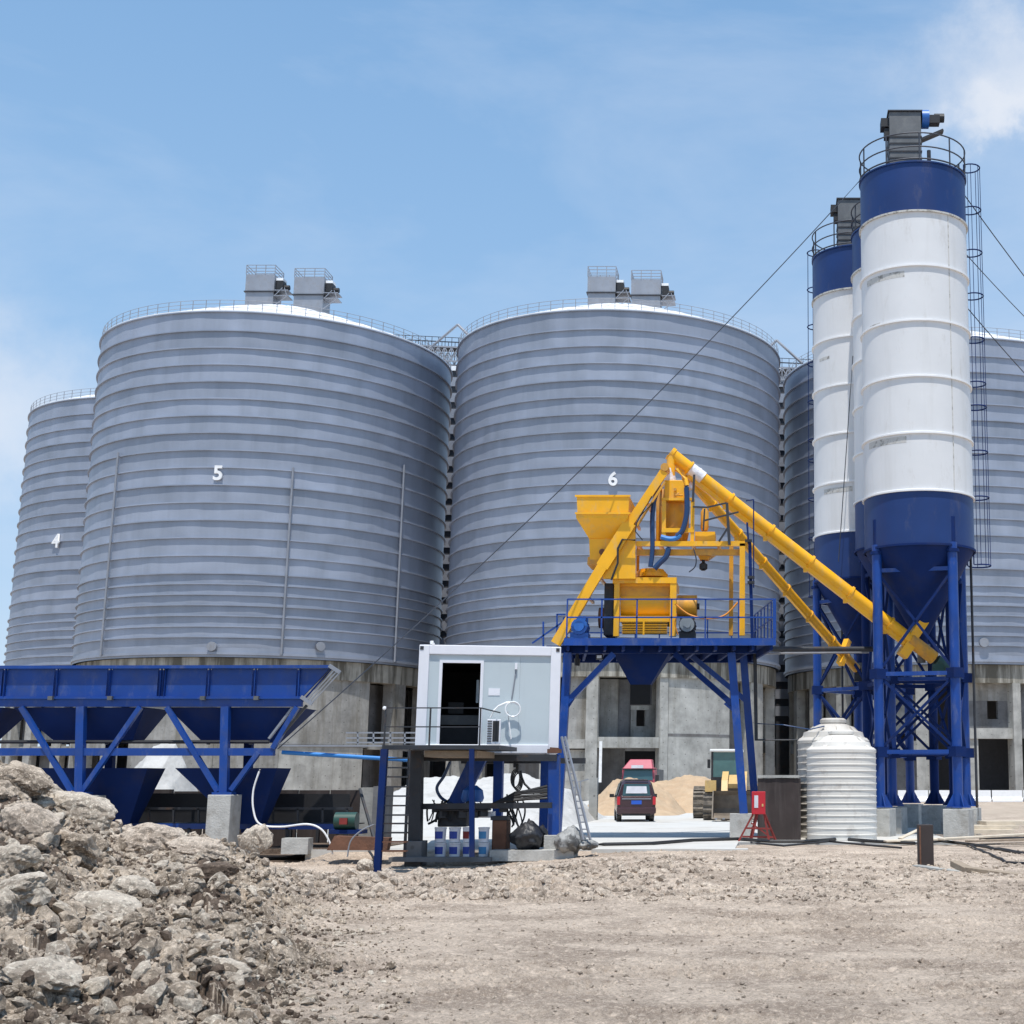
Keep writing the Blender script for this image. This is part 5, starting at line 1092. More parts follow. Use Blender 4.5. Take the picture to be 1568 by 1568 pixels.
m.beam((P(734, 1142, YS).x, YS+.05, Zat(1084, YS)), (P(734, 1142, YS).x, YC, Zat(1084, YS)), .028); m.each('railing_bar', 'dark', CS)
m = MB(); a = P(588, 1085, YS); bpy_l = m.lathe((a.x, YS+.05, a.z-.04), [(.001, 0), (.04, .02), (.05, .05), (.035, .09), (.001, .1)], 12); m.build('post_lamp', 'lite', CS, True)
def foot(px0, px1, py0, py1, Y, label, d_=.6, mt='block'):
    a = P(px0, py1, Y); b = P(px1, py0, Y); m = MB(); m.b2((a.x, Y, min(a.z, 0)-.2), (b.x, Y+d_, b.z)); tag(m.build('concrete_footing', mt, None, bevel=.015), label, 'footing', 'concrete blocks under the cabin stand')
foot(832, 859, 1279, 1305, YC-.1, 'pale concrete block under the right blue leg of the cabin')
foot(619, 646, 1288, 1314, YC-.6, 'dark stained concrete block under the thick dark leg beside the ladder', mt='conc_dk')
m = MB(); a = P(595, 1314, YC-.9); b = P(750, 1314, YC-.9); m.b2((a.x, YC-.9, -.2), (b.x, YC-.5, Zat(1313, YC-.9))); tag(m.build('concrete_kerb', 'conc_dk'), 'dark low concrete kerb under the ladder and the paint pails', 'kerb')
m = MB(); a = P(752, 1307, YC-.4); b = P(880, 1307, YC-.4); m.b2((a.x, YC-.6, -.2), (b.x, YC+.2, .06)); tag(m.build('concrete_kerb', 'block'), 'pale low concrete kerb under the right cabin leg', 'kerb')
# pails
def pail(px, yt, yb, wpx, lab, label):
    Y = YC-.25 if yb > 1300 else YC-.23; a = P(px, yb, Y); h = Zat(yt, Y)-a.z; r = wpx/F_*Y/2
    t = thing('paint_pail', label, 'pail', (a.x, Y, a.z), 'pails stacked under the cabin')
    m = MB(); m.lathe((a.x, Y, a.z), [(.001, 0), (r*.86, 0), (r*.95, h*.86)], 20); m.build('tub', 'bucket', t, True)
    m = MB(); m.lathe((a.x, Y, a.z), [(r*.96, h*.84), (r*1.0, h*.86), (r*1.0, h*.97), (.001, h*.985)], 20); m.build('lid', 'bucket', t, True)
    m = MB(); m.lathe((a.x, Y, a.z), [(r*.89+.004, h*.22), (r*.93+.005, h*.70)], 10, a0=-pi*.85, a1=-pi*.30); m.build('label_print', lab, t, True)
cols = [(674, 18, 'leftmost'), (696, 18, 'second from the left'), (715, 14, 'third from the left'), (740.5, 17, 'rightmost')]
for px, w_, nm in cols:
    pail(px, 1289.5, 1312.5, w_, 'blab' if px < 730 else 'blab2', 'lower white pail of the %s stack under the cabin' % nm)
    pail(px, 1266, 1289, w_, 'blab' if px < 700 else ('redrust' if px < 720 else 'blab2'), 'upper white pail of the %s stack under the cabin' % nm)
# dark boxes, table, tarps, cables
m = MB(); a = P(671, 1266, YC+.2); b = P(716, 1241, YC+.2); m.b2((a.x, YC+.1, a.z), (b.x, YC+.9, b.z)); m.beam(P(669, 1240, YC+.1), P(750, 1240, YC+.1), .5, .05); tag(m.build('pump_box', 'tarpb', None, bevel=.04), 'black covered pump box on the tray above the left pails', 'box')
m = MB(); a = P(727, 1252, YC+.2); b = P(753, 1243, YC+.2); m.b2((a.x, YC+.1, a.z), (b.x, YC+.7, b.z)); tag(m.build('white_carton', 'cabw'), 'small white carton above the rightmost pail stack', 'carton')
pbx = thing('steel_drum_box', 'dark maroon metal box right of the pail stacks under the cabin', 'box', P(764, 1310, YC))
pbox(pbx, 'body', 'rust', 752, 1256, 776, 1309, YC-.1, .6, bevel=.03); pbox(pbx, 'lid', 'dark', 751, 1250, 777, 1256, YC-.12, .64)
def lump(name, mt, px, py0, py1, wpx, Y, label, cat, seed, peak=1.0):
    v, f = ico(4); n = fbm(v[:, 0]*2.2+seed, v[:, 1]*2.2+v[:, 2]*1.7, 4, seed); n2 = fbm(v[:, 0]*6+seed, v[:, 2]*6+v[:, 1]*3, 3, seed+2)
    v = v*(1+.35*n+.14*n2)[:, None]; v /= np.abs(v).max(0); k = np.clip(v[:, 2], 0, 1); v[:, :2] *= (1-peak*.62*k)[:, None]
    a = P(px, py1, Y); h = Zat(py0, Y)-a.z; v = v*np.array([wpx/F_*Y/2, .5, h*.5]); v[:, 2] += h*.5
    o = meshdata(name, v, f, mt, True); o.location = a; tag(o, label, cat)
lump('tarpaulin_heap', 'tarpb', 808, 1251, 1307, 56, YC-.1, 'black tarpaulin heap standing left of the pale concrete block', 'tarpaulin', 4)
lump('tarpaulin_heap', 'tarpw', 872, 1263, 1309, 50, YC-.4, 'crumpled grey and black sheeting right of the pale concrete block', 'tarpaulin', 9, .5)
lump('tarpaulin_heap', 'tarpw', 900, 1284, 1303, 32, YC-.3, 'small dark sheet bundle at the foot of the leaning ladder', 'tarpaulin', 14, .4)
lump('dark_sack', 'tarpb', 828, 1262, 1300, 26, YC+.5, 'black sack behind the tarpaulin heap under the cabin', 'sack', 19, .4)
m = MB(); r_ = np.random.default_rng(3)
for k in range(9):
    y = 1232-k*1.8; a = [P(740+k*2, 1236-k*.5, YC-.1), P(765+k*3, y-4, YC-.15+.03*k), P(800, y-8+3*sin(k), YC-.15), P(838, y-12+2*cos(k*2), YC-.1)]
    m.path([a[0].lerp(a[1], t_) for t_ in (0, .5)]+[a[1].lerp(a[2], t_) for t_ in (0, .5)]+[a[2].lerp(a[3], t_) for t_ in (0, .5, 1)], .035, 6)
tag(m.build('cable_bundle', 'black', None, True), 'thick bundle of black cables lying on the tray right of centre', 'cables')
m = MB(); c = P(789, 1192, YC+.1)
for k in range(4): m.path([c+Vector((.11*cos(q)+.02*k, .03*k, .22*sin(q)-.03*k)) for q in np.linspace(0, 2*pi, 20)], .018, 5)
m.path([P(789, 1157, YC+.1), P(788, 1175, YC+.1)], .04, 5); m.path([P(797, 1180, YC), P(803, 1200, YC), P(818, 1215, YC)], .03, 5); tag(m.build('cable_coil', 'black', None, True), 'black cable coil hanging under the right half of the cabin', 'cable')
m, _ = hose([(690, 1165), (680, 1188), (669, 1206), (676, 1222), (694, 1232)], .04, '', 'hoseb', YC+.3); tag(m.build('hose', 'hoseb', None, True), 'blue hose loop hanging behind the stand under the cabin', 'hose', HG)
m = MB(); m.tube(P(432, 1152, 37), P(628, 1164, 37), .055, 10); tag(m.build('blue_pipe', 'pipeb', None, True), 'bright blue water pipe from the batching machine to the cabin stand', 'pipe')
LD = thing('leaning_ladder', 'grey aluminium ladder leaning against the right end of the cabin', 'ladder', P(900, 1285, YC-.5))
m = MB(); a, b = P(860, 1128, YC-.05), P(893, 1286, YC-.7); a2, b2 = P(865, 1128, YC-.05), P(904, 1286, YC-.7)
m.beam(a, b, .05); m.beam(a2, b2, .05); m.each('stile', 'galv2', LD); m = MB()
for k in range(15): m.beam(a.lerp(b, (k+.5)/15), a2.lerp(b2, (k+.5)/15), .03)
m.each('rung', 'galv2', LD)

rr_ = random.Random(5)
for k, (x0, x1, ya, yb, lab) in enumerate(((655, 690, 1236, 1262, 'left'), (700, 742, 1238, 1246, 'middle'), (765, 800, 1228, 1268, 'right'))):
    t = thing('cable_tangle', 'tangled black cables and fittings hanging from the %s part of the tray under the cabin' % lab, 'cables', P(x0, ya, YC), 'cable tangles under the cabin')
    m = MB()
    for i in range(9):
        a = P(x0+rr_.random()*(x1-x0), ya-rr_.random()*12, YC-.1+.3*rr_.random()); b = P(x0+rr_.random()*(x1-x0), yb-rr_.random()*6, YC-.1+.3*rr_.random()); c = (a+b)/2+Vector((rr_.uniform(-.2, .2), 0, rr_.uniform(-.15, .2)))
        m.path([a*(1-q)**2+c*2*q*(1-q)+b*q*q for q in np.linspace(0, 1, 9)], .016+.02*rr_.random(), 5)
    m.build('cable_strands', 'black', t, True)
    m = MB()
    for i in range(4): m.box(P(x0+rr_.random()*(x1-x0), ya+2+rr_.random()*8, YC), (.12+.12*rr_.random(), .15, .10+.14*rr_.random()), rz=rr_.random())
    m.each('fitting', 'dark', t)
m = MB(); a = P(751, 1200, YC+1.0); m.lathe((a.x-.45, YC+1.0, Zat(1228, YC+1)), [(.26, 0), (.30, .1), (.26, .3), (.1, .42)], 16); tag(m.build('blue_motor', 'motorb', None, True), 'blue grey pump motor standing on the tray at the foot of the raking brace', 'motor')
# ------------------------------------------------------------------ BATCHING MACHINE
YB = 36.5; BD = 1.7
BM = thing('batching_machine', 'long blue aggregate batching machine with open topped bins on the left', 'batching machine', P(200, 1215, YB))
def bb(nm, mt, x0, y0, x1, y1, Y=YB, dep=.1, t=BM, **k): return pbox(t, nm, mt, x0, y0, x1, y1, Y, dep, **k)
zr = Zat(1020, YB); zp = Zat(1067, YB)
for i, (xa, xb) in enumerate(((-75, 4.5), (8, 84), (88, 165), (169, 243), (253, 317), (321, 387), (392, 455))):
    bb('bin_panel', 'blue', xa, 1024, xb, 1068, YB+.05, .05)
m = MB(); m.prism([P(459, 1024, YB+.05), P(505, 1024, YB+.05), P(462, 1068, YB+.05), P(459, 1068, YB+.05)], (0, .05, 0)); m.build('bin_panel', 'blue', BM)
for x in (6, 86, 167, 245, 251.5, 319, 389.5, 457): bb('bin_rib', 'blue', x-2, 1023, x+2, 1070, YB-.04, .1)
m = MB(); m.beam(P(-80, 1022, YB), P(508, 1021, YB), .16, .08); m.build('bin_rim', 'blue', BM)
bb('bin_flange', 'blue', -80, 1066, 462, 1082, YB-.02, .14); bb('flange_lip', 'blue', -80, 1068, 462, 1070, YB-.08, .1)
for x in (78, 169, 311, 393): m = MB(); a = P(x, 1069, YB-.1); m.box(a, (.12, .12, .1)); m.build('vibrator_bolt', 'grey', BM)
# rear panels and end walls
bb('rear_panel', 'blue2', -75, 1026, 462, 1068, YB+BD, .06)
for x in (-75, 8, 248): a = P(x, 1068, YB); m = MB(); m.b2((a.x-.04, YB+.1, Zat(1068, YB)), (a.x+.04, YB+BD, zr-.05)); m.build('divider', 'blue2', BM)
# right end: ribbed outward-leaning end wall
m = MB(); m.prism([P(509, 1021, YB), P(464, 1071, YB), P(466, 1073, YB), P(511, 1022, YB)], (-.38*BD, BD, 0)); m.build('end_wall', 'blue2', BM)
m = MB()
for k, off in enumerate((3, 7, 11)): m.beam(P(509+off, 1024+off*.55, YB-.1), P(466+off, 1072+off*.45, YB-.1), .04, .03)
m.each('end_rib', 'galv2', BM)
for (x0, y0, x1, y1) in ((504, 1019, 521, 1030), (461, 1067, 478, 1078)):
    m = MB(); m.beam(P(x0, y0, YB-.1), P(x1, y1, YB-.1), .06, .09); m.build('end_bracket', 'galv2', BM)
m = MB(); m.beam(P(470, 1080, YB-.05), P(420, 1139, YB-.05), .07, .06); m.build('end_strut', 'black', BM)
m = MB(); m.beam(P(450, 1081, YB+.1), P(412, 1131, YB+.1), .1, .05); m.build('end_strut', 'galv2', BM)
# hoppers
def hop(xa, xb, xc, xd, ya, yb, Y0, d0, d1, nm='weigh_cone', mt='blue2'):
    a, b, c, d = P(xa, ya, Y0), P(xb, ya, Y0), P(xc, yb, Y0), P(xd, yb, Y0); m = MB(); ym = Y0+d0/2
    m.frus(((c.x+d.x)/2, ym, c.z), d.x-c.x, d1, ((a.x+b.x)/2, ym, a.z), b.x-a.x, d0); return m.build(nm, mt, BM)
hop(20, 222, 72, 190, 1083, 1136, YB+.12, 1.5, .6); hop(256, 456, 300, 408, 1083, 1136, YB+.12, 1.5, .6); hop(-200, 4, -160, -40, 1083, 1136, YB+.12, 1.5, .6)
hop(42, 226, 150, 190, 1176, 1262, YB+.6, 1.1, .5, 'feed_hopper'); hop(268, 424, 352, 392, 1176, 1262, YB+.6, 1.1, .5, 'feed_hopper')
for x in (96, 162, 318, 383): bb('gate_cylinder', 'grey', x-2, 1118, x+2, 1140, YB+.6, .15)
m = MB(); m.tube(P(-80, 1136, YB+.1), P(412, 1136, YB+.1), .045, 8); m.build('air_pipe', 'black', BM, True)
bb('lower_beam', 'blue', -80, 1145.5, 418, 1157, YB-.06, .2); bb('lower_beam', 'blue2', -80, 1146, 418, 1156, YB+BD-.1, .2)
for (x0, x1, yb) in ((118, 130, 1218), (339, 351, 1217)):
    a = P((x0+x1)/2+1, 1082, YB); b = P((x0+x1)/2-2, yb, YB)
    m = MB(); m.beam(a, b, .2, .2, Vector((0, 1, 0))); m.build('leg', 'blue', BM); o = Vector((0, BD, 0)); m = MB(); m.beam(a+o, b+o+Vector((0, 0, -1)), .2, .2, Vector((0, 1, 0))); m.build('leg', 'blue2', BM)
for (x0, y0, x1, y1) in ((33, 1083, 110, 1212), (215, 1083, 126, 1212), (256, 1083, 334, 1212), (396, 1152, 354, 1210), (455, 1083, 418, 1146)):
    m = MB(); m.beam(P(x0, y0, YB-.02), P(x1, y1, YB-.02), .12, .14, Vector((0, 1, 0))); m.build('diagonal_strut', 'blue', BM)
for x in (113, 333):
    m = MB(); m.box(P(x+10, 1216, YB), (.5, .34, .1)); m.build('foot_plate', 'blue', BM)
# concrete pillars
m = MB(); a = P(312, 1300, YB-.25); b = P(354, 1217, YB-.25); m.b2((a.x, YB-.25, -.4), (b.x, YB+.5, b.z)); tag(m.build('concrete_pillar', 'block', None, bevel=.02), 'tall pale concrete pillar carrying the right leg of the batching machine', 'pillar')
m = MB(); a = P(100, 1300, YB-.25); b = P(142, 1218, YB-.25); m.b2((a.x, YB-.25, -.4), (b.x, YB+.5, b.z)); tag(m.build('concrete_pillar', 'block', None, bevel=.02), 'concrete pillar under the left leg of the batching machine, hidden by rubble', 'pillar')
# belt conveyor under the bins
BC = thing('belt_conveyor', 'blue framed belt conveyor running under the batching machine', 'conveyor', P(400, 1262, YB+1.4))
Yc = YB+1.5
m = MB(); m.beam(P(-60, 1264, Yc), P(548, 1266, Yc), .08, .14); m.beam(P(-60, 1264, Yc+1.0), P(548, 1266, Yc+1.0), .08, .14); m.each('side_frame', 'blue', BC)
m = MB(); m.prism([P(-60, 1259, Yc+.1), P(545, 1261, Yc+.1), P(545, 1262.5, Yc+.1), P(-60, 1260.5, Yc+.1)], (0, .8, 0)); m.build('belt', 'black', BC)
m = MB()
for x in range(0, 540, 38): m.beam(P(x, 1260, Yc), P(x, 1238, Yc), .05)
m.beam(P(-60, 1238, Yc), P(540, 1238, Yc), .05, .06); m.each('skirt_post', 'dark', BC)
m = MB(); m.beam(P(-60, 1238, Yc+1.15), P(535, 1240, Yc+1.15), .04, .85); m.build('skirt_shade_board', 'black', BC)  # board made taller and black to paint the darkness under the bins
m = MB()
for x in (290, 440, 530): m.beam(P(x, 1268, Yc), P(x, 1300, Yc), .08)
m.each('conveyor_leg', 'dark', BC)
m = MB(); c = P(529, 1257, YB+.7); m.tube(c+Vector((-.25, 0, 0)), c+Vector((.3, 0, 0)), .22, 20); m.build('drum_motor', 'green', BC, True); m = MB(); m.box(c+Vector((.02, -.24, 0)), (.2, .06, .16)); m.build('motor_label', 'redrust', BC)
m = MB(); m.b2(c+Vector((-.35, -.2, -.32)), c+Vector((.5, .3, -.22))); m.each('motor_bracket', 'blue2', BC)
# rusty retaining wall behind, soil floor under; both darkened to paint the bins' shade
RW = thing('retaining_wall', 'rusty brown steel retaining wall behind the belt conveyor', 'wall', P(400, 1240, YB+4.0))
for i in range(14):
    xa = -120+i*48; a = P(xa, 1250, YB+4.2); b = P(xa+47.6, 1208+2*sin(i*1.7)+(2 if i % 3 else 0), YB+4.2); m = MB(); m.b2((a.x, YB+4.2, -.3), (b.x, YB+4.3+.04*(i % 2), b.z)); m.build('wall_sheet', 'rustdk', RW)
m = MB()
for i in range(16): px = -100+i*42; a = P(px, 1240, YB+4.1); m.beam((a.x, YB+4.12, -.3), (a.x, YB+4.12, Zat(1216, YB+4.1)), .08)
m.each('stiffener_post', 'dark', RW)
m = MB(); a = P(-100, 1290, YB+.5); b = P(560, 1290, YB+.5); m.b2((a.x, YB+.5, -.35), (b.x, YB+4.1, -.28)); m.b2((P(380, 1300, YB).x, YB+.6, -.1), (P(560, 1300, YB).x, YB+4.0, .02)); tag(m.build('pit_floor', 'soil_shade_dk'), kind='structure')
m = MB(); a = P(534, 1290, YB+.4); b = P(553, 1196, YB+.4); m.b2((a.x, YB+2.4, -.3), (b.x, YB+3.6, Zat(1204, YB+2.4))); tag(m.build('brick_pier', 'conc_dk'), 'rough grey pier at the right end of the belt conveyor', 'pier')
m = MB(); m.b2((P(553, 1200, YB+3).x, YB+3, -.3), (P(576, 1200, YB+3).x, YB+3.4, Zat(1206, YB+3))); tag(m.build('low_wall', 'conc_lt'), 'short pale concrete wall behind the ladder foot', 'wall')
m = MB(); m.b2((P(420, 1298, YB-.3).x, YB+.2, -.1), (P(462, 1290, YB-.3).x, YB+.6, Zat(1284, YB))); tag(m.build('concrete_block', 'block'), 'pale concrete block lying in the shade under the conveyor', 'block')
m = MB(); m.prism([P(500, 1302, YB-.5), P(592, 1302, YB-.5), P(596, 1283, YB-.5), P(512, 1280, YB-.5)], (0, .3, 0)); tag(m.build('rusty_plate', 'rust'), 'rusty steel plate lying between the white pipe end and the ladder', 'steel plate')
m, _ = hose([(398, 1178), (388, 1210), (388, 1240), (398, 1262), (430, 1266), (470, 1262), (492, 1270), (505, 1290), (509, 1308)], .024, '', 'lite', YB-.3); tag(m.build('white_hose', 'lite', None, True), 'white pipe curving from the batching machine down to the ground', 'pipe')
m, _ = hose([(574, 1262), (553, 1272), (537, 1288), (532, 1312)], .018, '', 'galv2', YS+.5); tag(m.build('grey_hose', 'galv2', None, True), 'thin pale hose arching beside the foot of the ladder', 'hose')
m = MB(); m.beam(P(551, 1208, YB+1), P(573, 1285, YB-.2), .06); tag(m.build('steel_bar', 'dark'), 'dark steel bar leaning beside the grey pier', 'bar')
# catwalk rail seen in front of silo 5 base
m = MB()
for y in (1122, 1130, 1137): m.beam(P(530, y, 60), P(640, y, 60), .06)
for x in (548, 572, 598, 620): m.beam(P(x, 1121, 60), P(x, 1140, 60), .06)
m.beam(P(430, 1142, 60), P(640, 1142, 60), .1, .06)
tag(m.build('guard_rail', 'galv2'), 'grey guard rail in front of the stained concrete wall', 'railing')

# ------------------------------------------------------------------ STOCKPILES
def heap(name, mt, pts, Y, dep, label, cat, seed, kind=None, amp=.12):
    xs_ = np.array([p[0] for p in pts], float); zs_ = np.array([Zat(p[1], Y) for p in pts]); X_ = np.array([P(p[0], 1230, Y).x for p in pts])
    nx, ny_ = 220, 120; gx = np.linspace(X_[0]-.5, X_[-1]+.5, nx); gy = np.linspace(-1, 1, ny_)
    prof = np.interp(gx, X_, zs_-zs_.min()); GX, GY = np.meshgrid(gx, gy, indexing='ij')
    Hh = prof[:, None]*(np.clip(1-np.abs(GY), 0, 1)**.85)
    YYY = Y+dep*GY
    Hh = Hh*(1+.06*fbm(GX*.7, YYY*.7, 3, seed))+amp*1.5*fbm(GX*1.6, YYY*1.6, 5, seed+1, .6)*ss(0, .4, Hh)
    V = np.stack([GX, YYY, Hh-.05], -1).reshape(-1, 3); id_ = np.arange(nx*ny_).reshape(nx, ny_)
    Fc = np.stack([id_[:-1, :-1], id_[1:, :-1], id_[1:, 1:], id_[:-1, 1:]], -1).reshape(-1, 4)
    o = meshdata(name, V, Fc, mt, True); tag(o, label, cat); return o
heap('pale_heap', 'wsand', [(560, 1250), (600, 1205), (640, 1183), (690, 1177), (730, 1182), (760, 1178), (790, 1174), (830, 1184), (870, 1200), (890, 1225), (905, 1250)], 62, 9, 'large white heap of fine aggregate behind the cabin legs', 'heap', 3)
heap('pale_heap', 'wsand', [(170, 1215), (200, 1130), (228, 1092), (262, 1085), (280, 1120), (300, 1190)], 55, 3, 'added pale heap standing in for the sunlit base wall between the two hoppers', 'heap', 21)  # mound added in place of a sunlit patch on the concrete base
heap('sand_heap', 'sand', [(898, 1248), (912, 1222), (938, 1196), (960, 1190), (990, 1193), (1006, 1201), (1030, 1222), (1052, 1248)], 78, 6, 'tan sand heap left of and behind the car', 'heap', 8)
heap('sand_heap', 'sand', [(940, 1248), (975, 1222), (1005, 1203), (1048, 1192), (1075, 1193), (1120, 1205), (1150, 1235)], 84, 6, 'tan sand heap between the car and the wheel loader', 'heap', 12)

# ------------------------------------------------------------------ CAR
def car():
    Yc_ = 61.5; xc = P(974.5, 1230, Yc_).x; s = 1.0
    t = thing('parked_car', 'maroon minivan seen from behind in front of the sand heap', 'car', (xc, Yc_, 0))
    hw = .82; L = 4.1
    secs = []   # (dy, [(x,z)...]) half section ring
    def sec(dy, zroof, wroof, zbelt, wb, zbot=.30, wbot=.74):
        return [(-wbot, zbot), (-wb, zbot+.25), (-wb, zbelt), (-wroof, zroof-.08), (-wroof+.12, zroof), (wroof-.12, zroof), (wroof, zroof-.08), (wb, zbelt), (wb, zbot+.25), (wbot, zbot)], dy
    S = [sec(0.0, 1.05, .74, .95, .78, .42), sec(.06, 1.10, .76, 1.0, .82), sec(.12, 1.62, .62, 1.05, .82), sec(.35, 1.76, .62, 1.05, .82), sec(1.6, 1.80, .64, 1.05, .83), sec(2.6, 1.74, .62, 1.02, .83), sec(3.3, 1.05, .70, .98, .81), sec(3.95, .85, .68, .8, .76), sec(4.1, .70, .6, .62, .7, .4)]
    m = MB(); vs = []; n = 10
    for ring, dy in S: vs += [(xc+x, Yc_+dy, z) for x, z in ring]
    fs = [(k*n+i, k*n+(i+1) % n, (k+1)*n+(i+1) % n, (k+1)*n+i) for k in range(len(S)-1) for i in range(n)]
    fs += [tuple(range(n)), tuple(range((len(S)-1)*n, len(S)*n))]
    m.add(vs, fs); body = m.build('body', 'maroon', t, bevel=.03)
    m = MB(); m.prism([(xc-.60, Yc_+.045, 1.10), (xc+.60, Yc_+.045, 1.10), (xc+.54, Yc_+.10, 1.60), (xc-.54, Yc_+.10, 1.60)], (0, .02, 0)); m.build('rear_window', 'glass', t)
    m = MB(); m.prism([(xc-.46, Yc_+.03, 1.20), (xc+.46, Yc_+.03, 1.20), (xc+.42, Yc_+.07, 1.50), (xc-.42, Yc_+.07, 1.50)], (0, .012, 0)); m.build('window_sunshade', 'paper', t)
    m = MB(); m.b2((xc-.84, Yc_-.10, .34), (xc+.84, Yc_+.12, .62)); m.build('rear_bumper', 'maroon', t, bevel=.05)
    m = MB(); m.b2((xc-.6, Yc_-.04, .26), (xc+.6, Yc_+.1, .36)); m.build('bumper_skirt', 'black', t)
    m = MB(); m.b2((xc-.22, Yc_-.03, .74), (xc+.22, Yc_-.0, .90)); m.build('number_plate', 'plate', t)
    m = MB(); m.b2((xc-.62, Yc_-.02, .95), (xc+.62, Yc_+.02, .99)); m.build('chrome_strip', 'galv2', t)
    for sd in (-1, 1):
        m = MB(); m.b2((xc+sd*.70, Yc_-.03, .72), (xc+sd*.83, Yc_+.1, 1.06)); m.build('tail_light', 'red', t)
        m = MB(); m.prism([(xc+sd*.835, Yc_+.5, 1.08), (xc+sd*.835, Yc_+2.7, 1.06), (xc+sd*.67, Yc_+2.4, 1.62), (xc+sd*.66, Yc_+.6, 1.66)], (sd*.012, 0, 0)); m.build('side_window', 'glass', t)
        m = MB(); m.box((xc+sd*.96, Yc_+2.7, 1.08), (.20, .08, .15)); m.box((xc+sd*.86, Yc_+2.7, 1.05), (.1, .05, .05)); m.build('wing_mirror', 'black', t)
        for dy in (.75, 3.2):
            m = MB(); m.tube((xc+sd*.60, Yc_+dy, .31), (xc+sd*.80, Yc_+dy, .31), .31, 24); wv = m.build('wheel', 'tyre', t, True)
            m = MB(); m.tube((xc+sd*.79, Yc_+dy, .31), (xc+sd*.815, Yc_+dy, .31), .18, 16); m.build('rim', 'galv2', wv)
    m = MB(); m.b2((xc-.5, Yc_+.14, 1.72), (xc+.5, Yc_+.20, 1.76)); m.build('roof_spoiler', 'black', t)
car(); q = bpy.data.objects['parked_car']; q.rotation_euler = (0, 0, R(8.5))
# truck
def truck():
    Y = 96.; xc = P(977, 1190, Y).x; t = thing('red_truck', 'faded red lorry cab parked at the garage opening behind the sand', 'truck', (xc, Y, 0))
    m = MB(); m.frus((xc, Y+1.1, 1.0), 2.3, 2.2, (xc, Y+1.15, 2.6), 2.15, 2.0); m.build('cab', 'pinkred', t, bevel=.06)
    m = MB(); m.prism([(xc-1.0, Y+.0, 1.75), (xc+1.0, Y+.0, 1.75), (xc+.93, Y+.10, 2.45), (xc-.93, Y+.10, 2.45)], (0, .06, 0)); m.build('windscreen', 'glass', t)
    m = MB(); m.prism([(xc-1.05, Y-.12, 2.52), (xc+1.0, Y-.12, 2.52), (xc+.85, Y+.5, 3.15), (xc-.6, Y+.5, 3.15)], (0, 1.3, 0)); m.build('roof_fairing', 'pinkred', t, bevel=.05)
    m = MB(); m.b2((xc-.45, Y-.14, 2.55), (xc+.35, Y-.1, 2.75)); m.build('sun_visor_mark', 'paper', t)
    m = MB(); m.b2((xc-1.15, Y-.05, .5), (xc+1.15, Y+.25, 1.0)); m.build('bumper', 'black', t)
    m = MB(); m.b2((xc-1.1, Y+2.6, 1.1), (xc+1.1, Y+8, 2.5)); m.build('load_bed', 'grey', t)
    m = MB(); m.b2((xc-1.2, Y-.1, 2.45), (xc+1.2, Y+.05, 2.52)); m.build('brow', 'black', t)
    for sd in (-1, 1):
        m = MB(); m.b2((xc+sd*1.15, Y-.05, 1.6), (xc+sd*1.4, Y+.05, 2.1)); m.build('wing_mirror', 'black', t)
        for dy in (.9, 5.6, 6.9): m = MB(); m.tube((xc+sd*.8, Y+dy, .5), (xc+sd*1.12, Y+dy, .5), .5, 20); m.build('wheel', 'tyre', t, True)
truck()
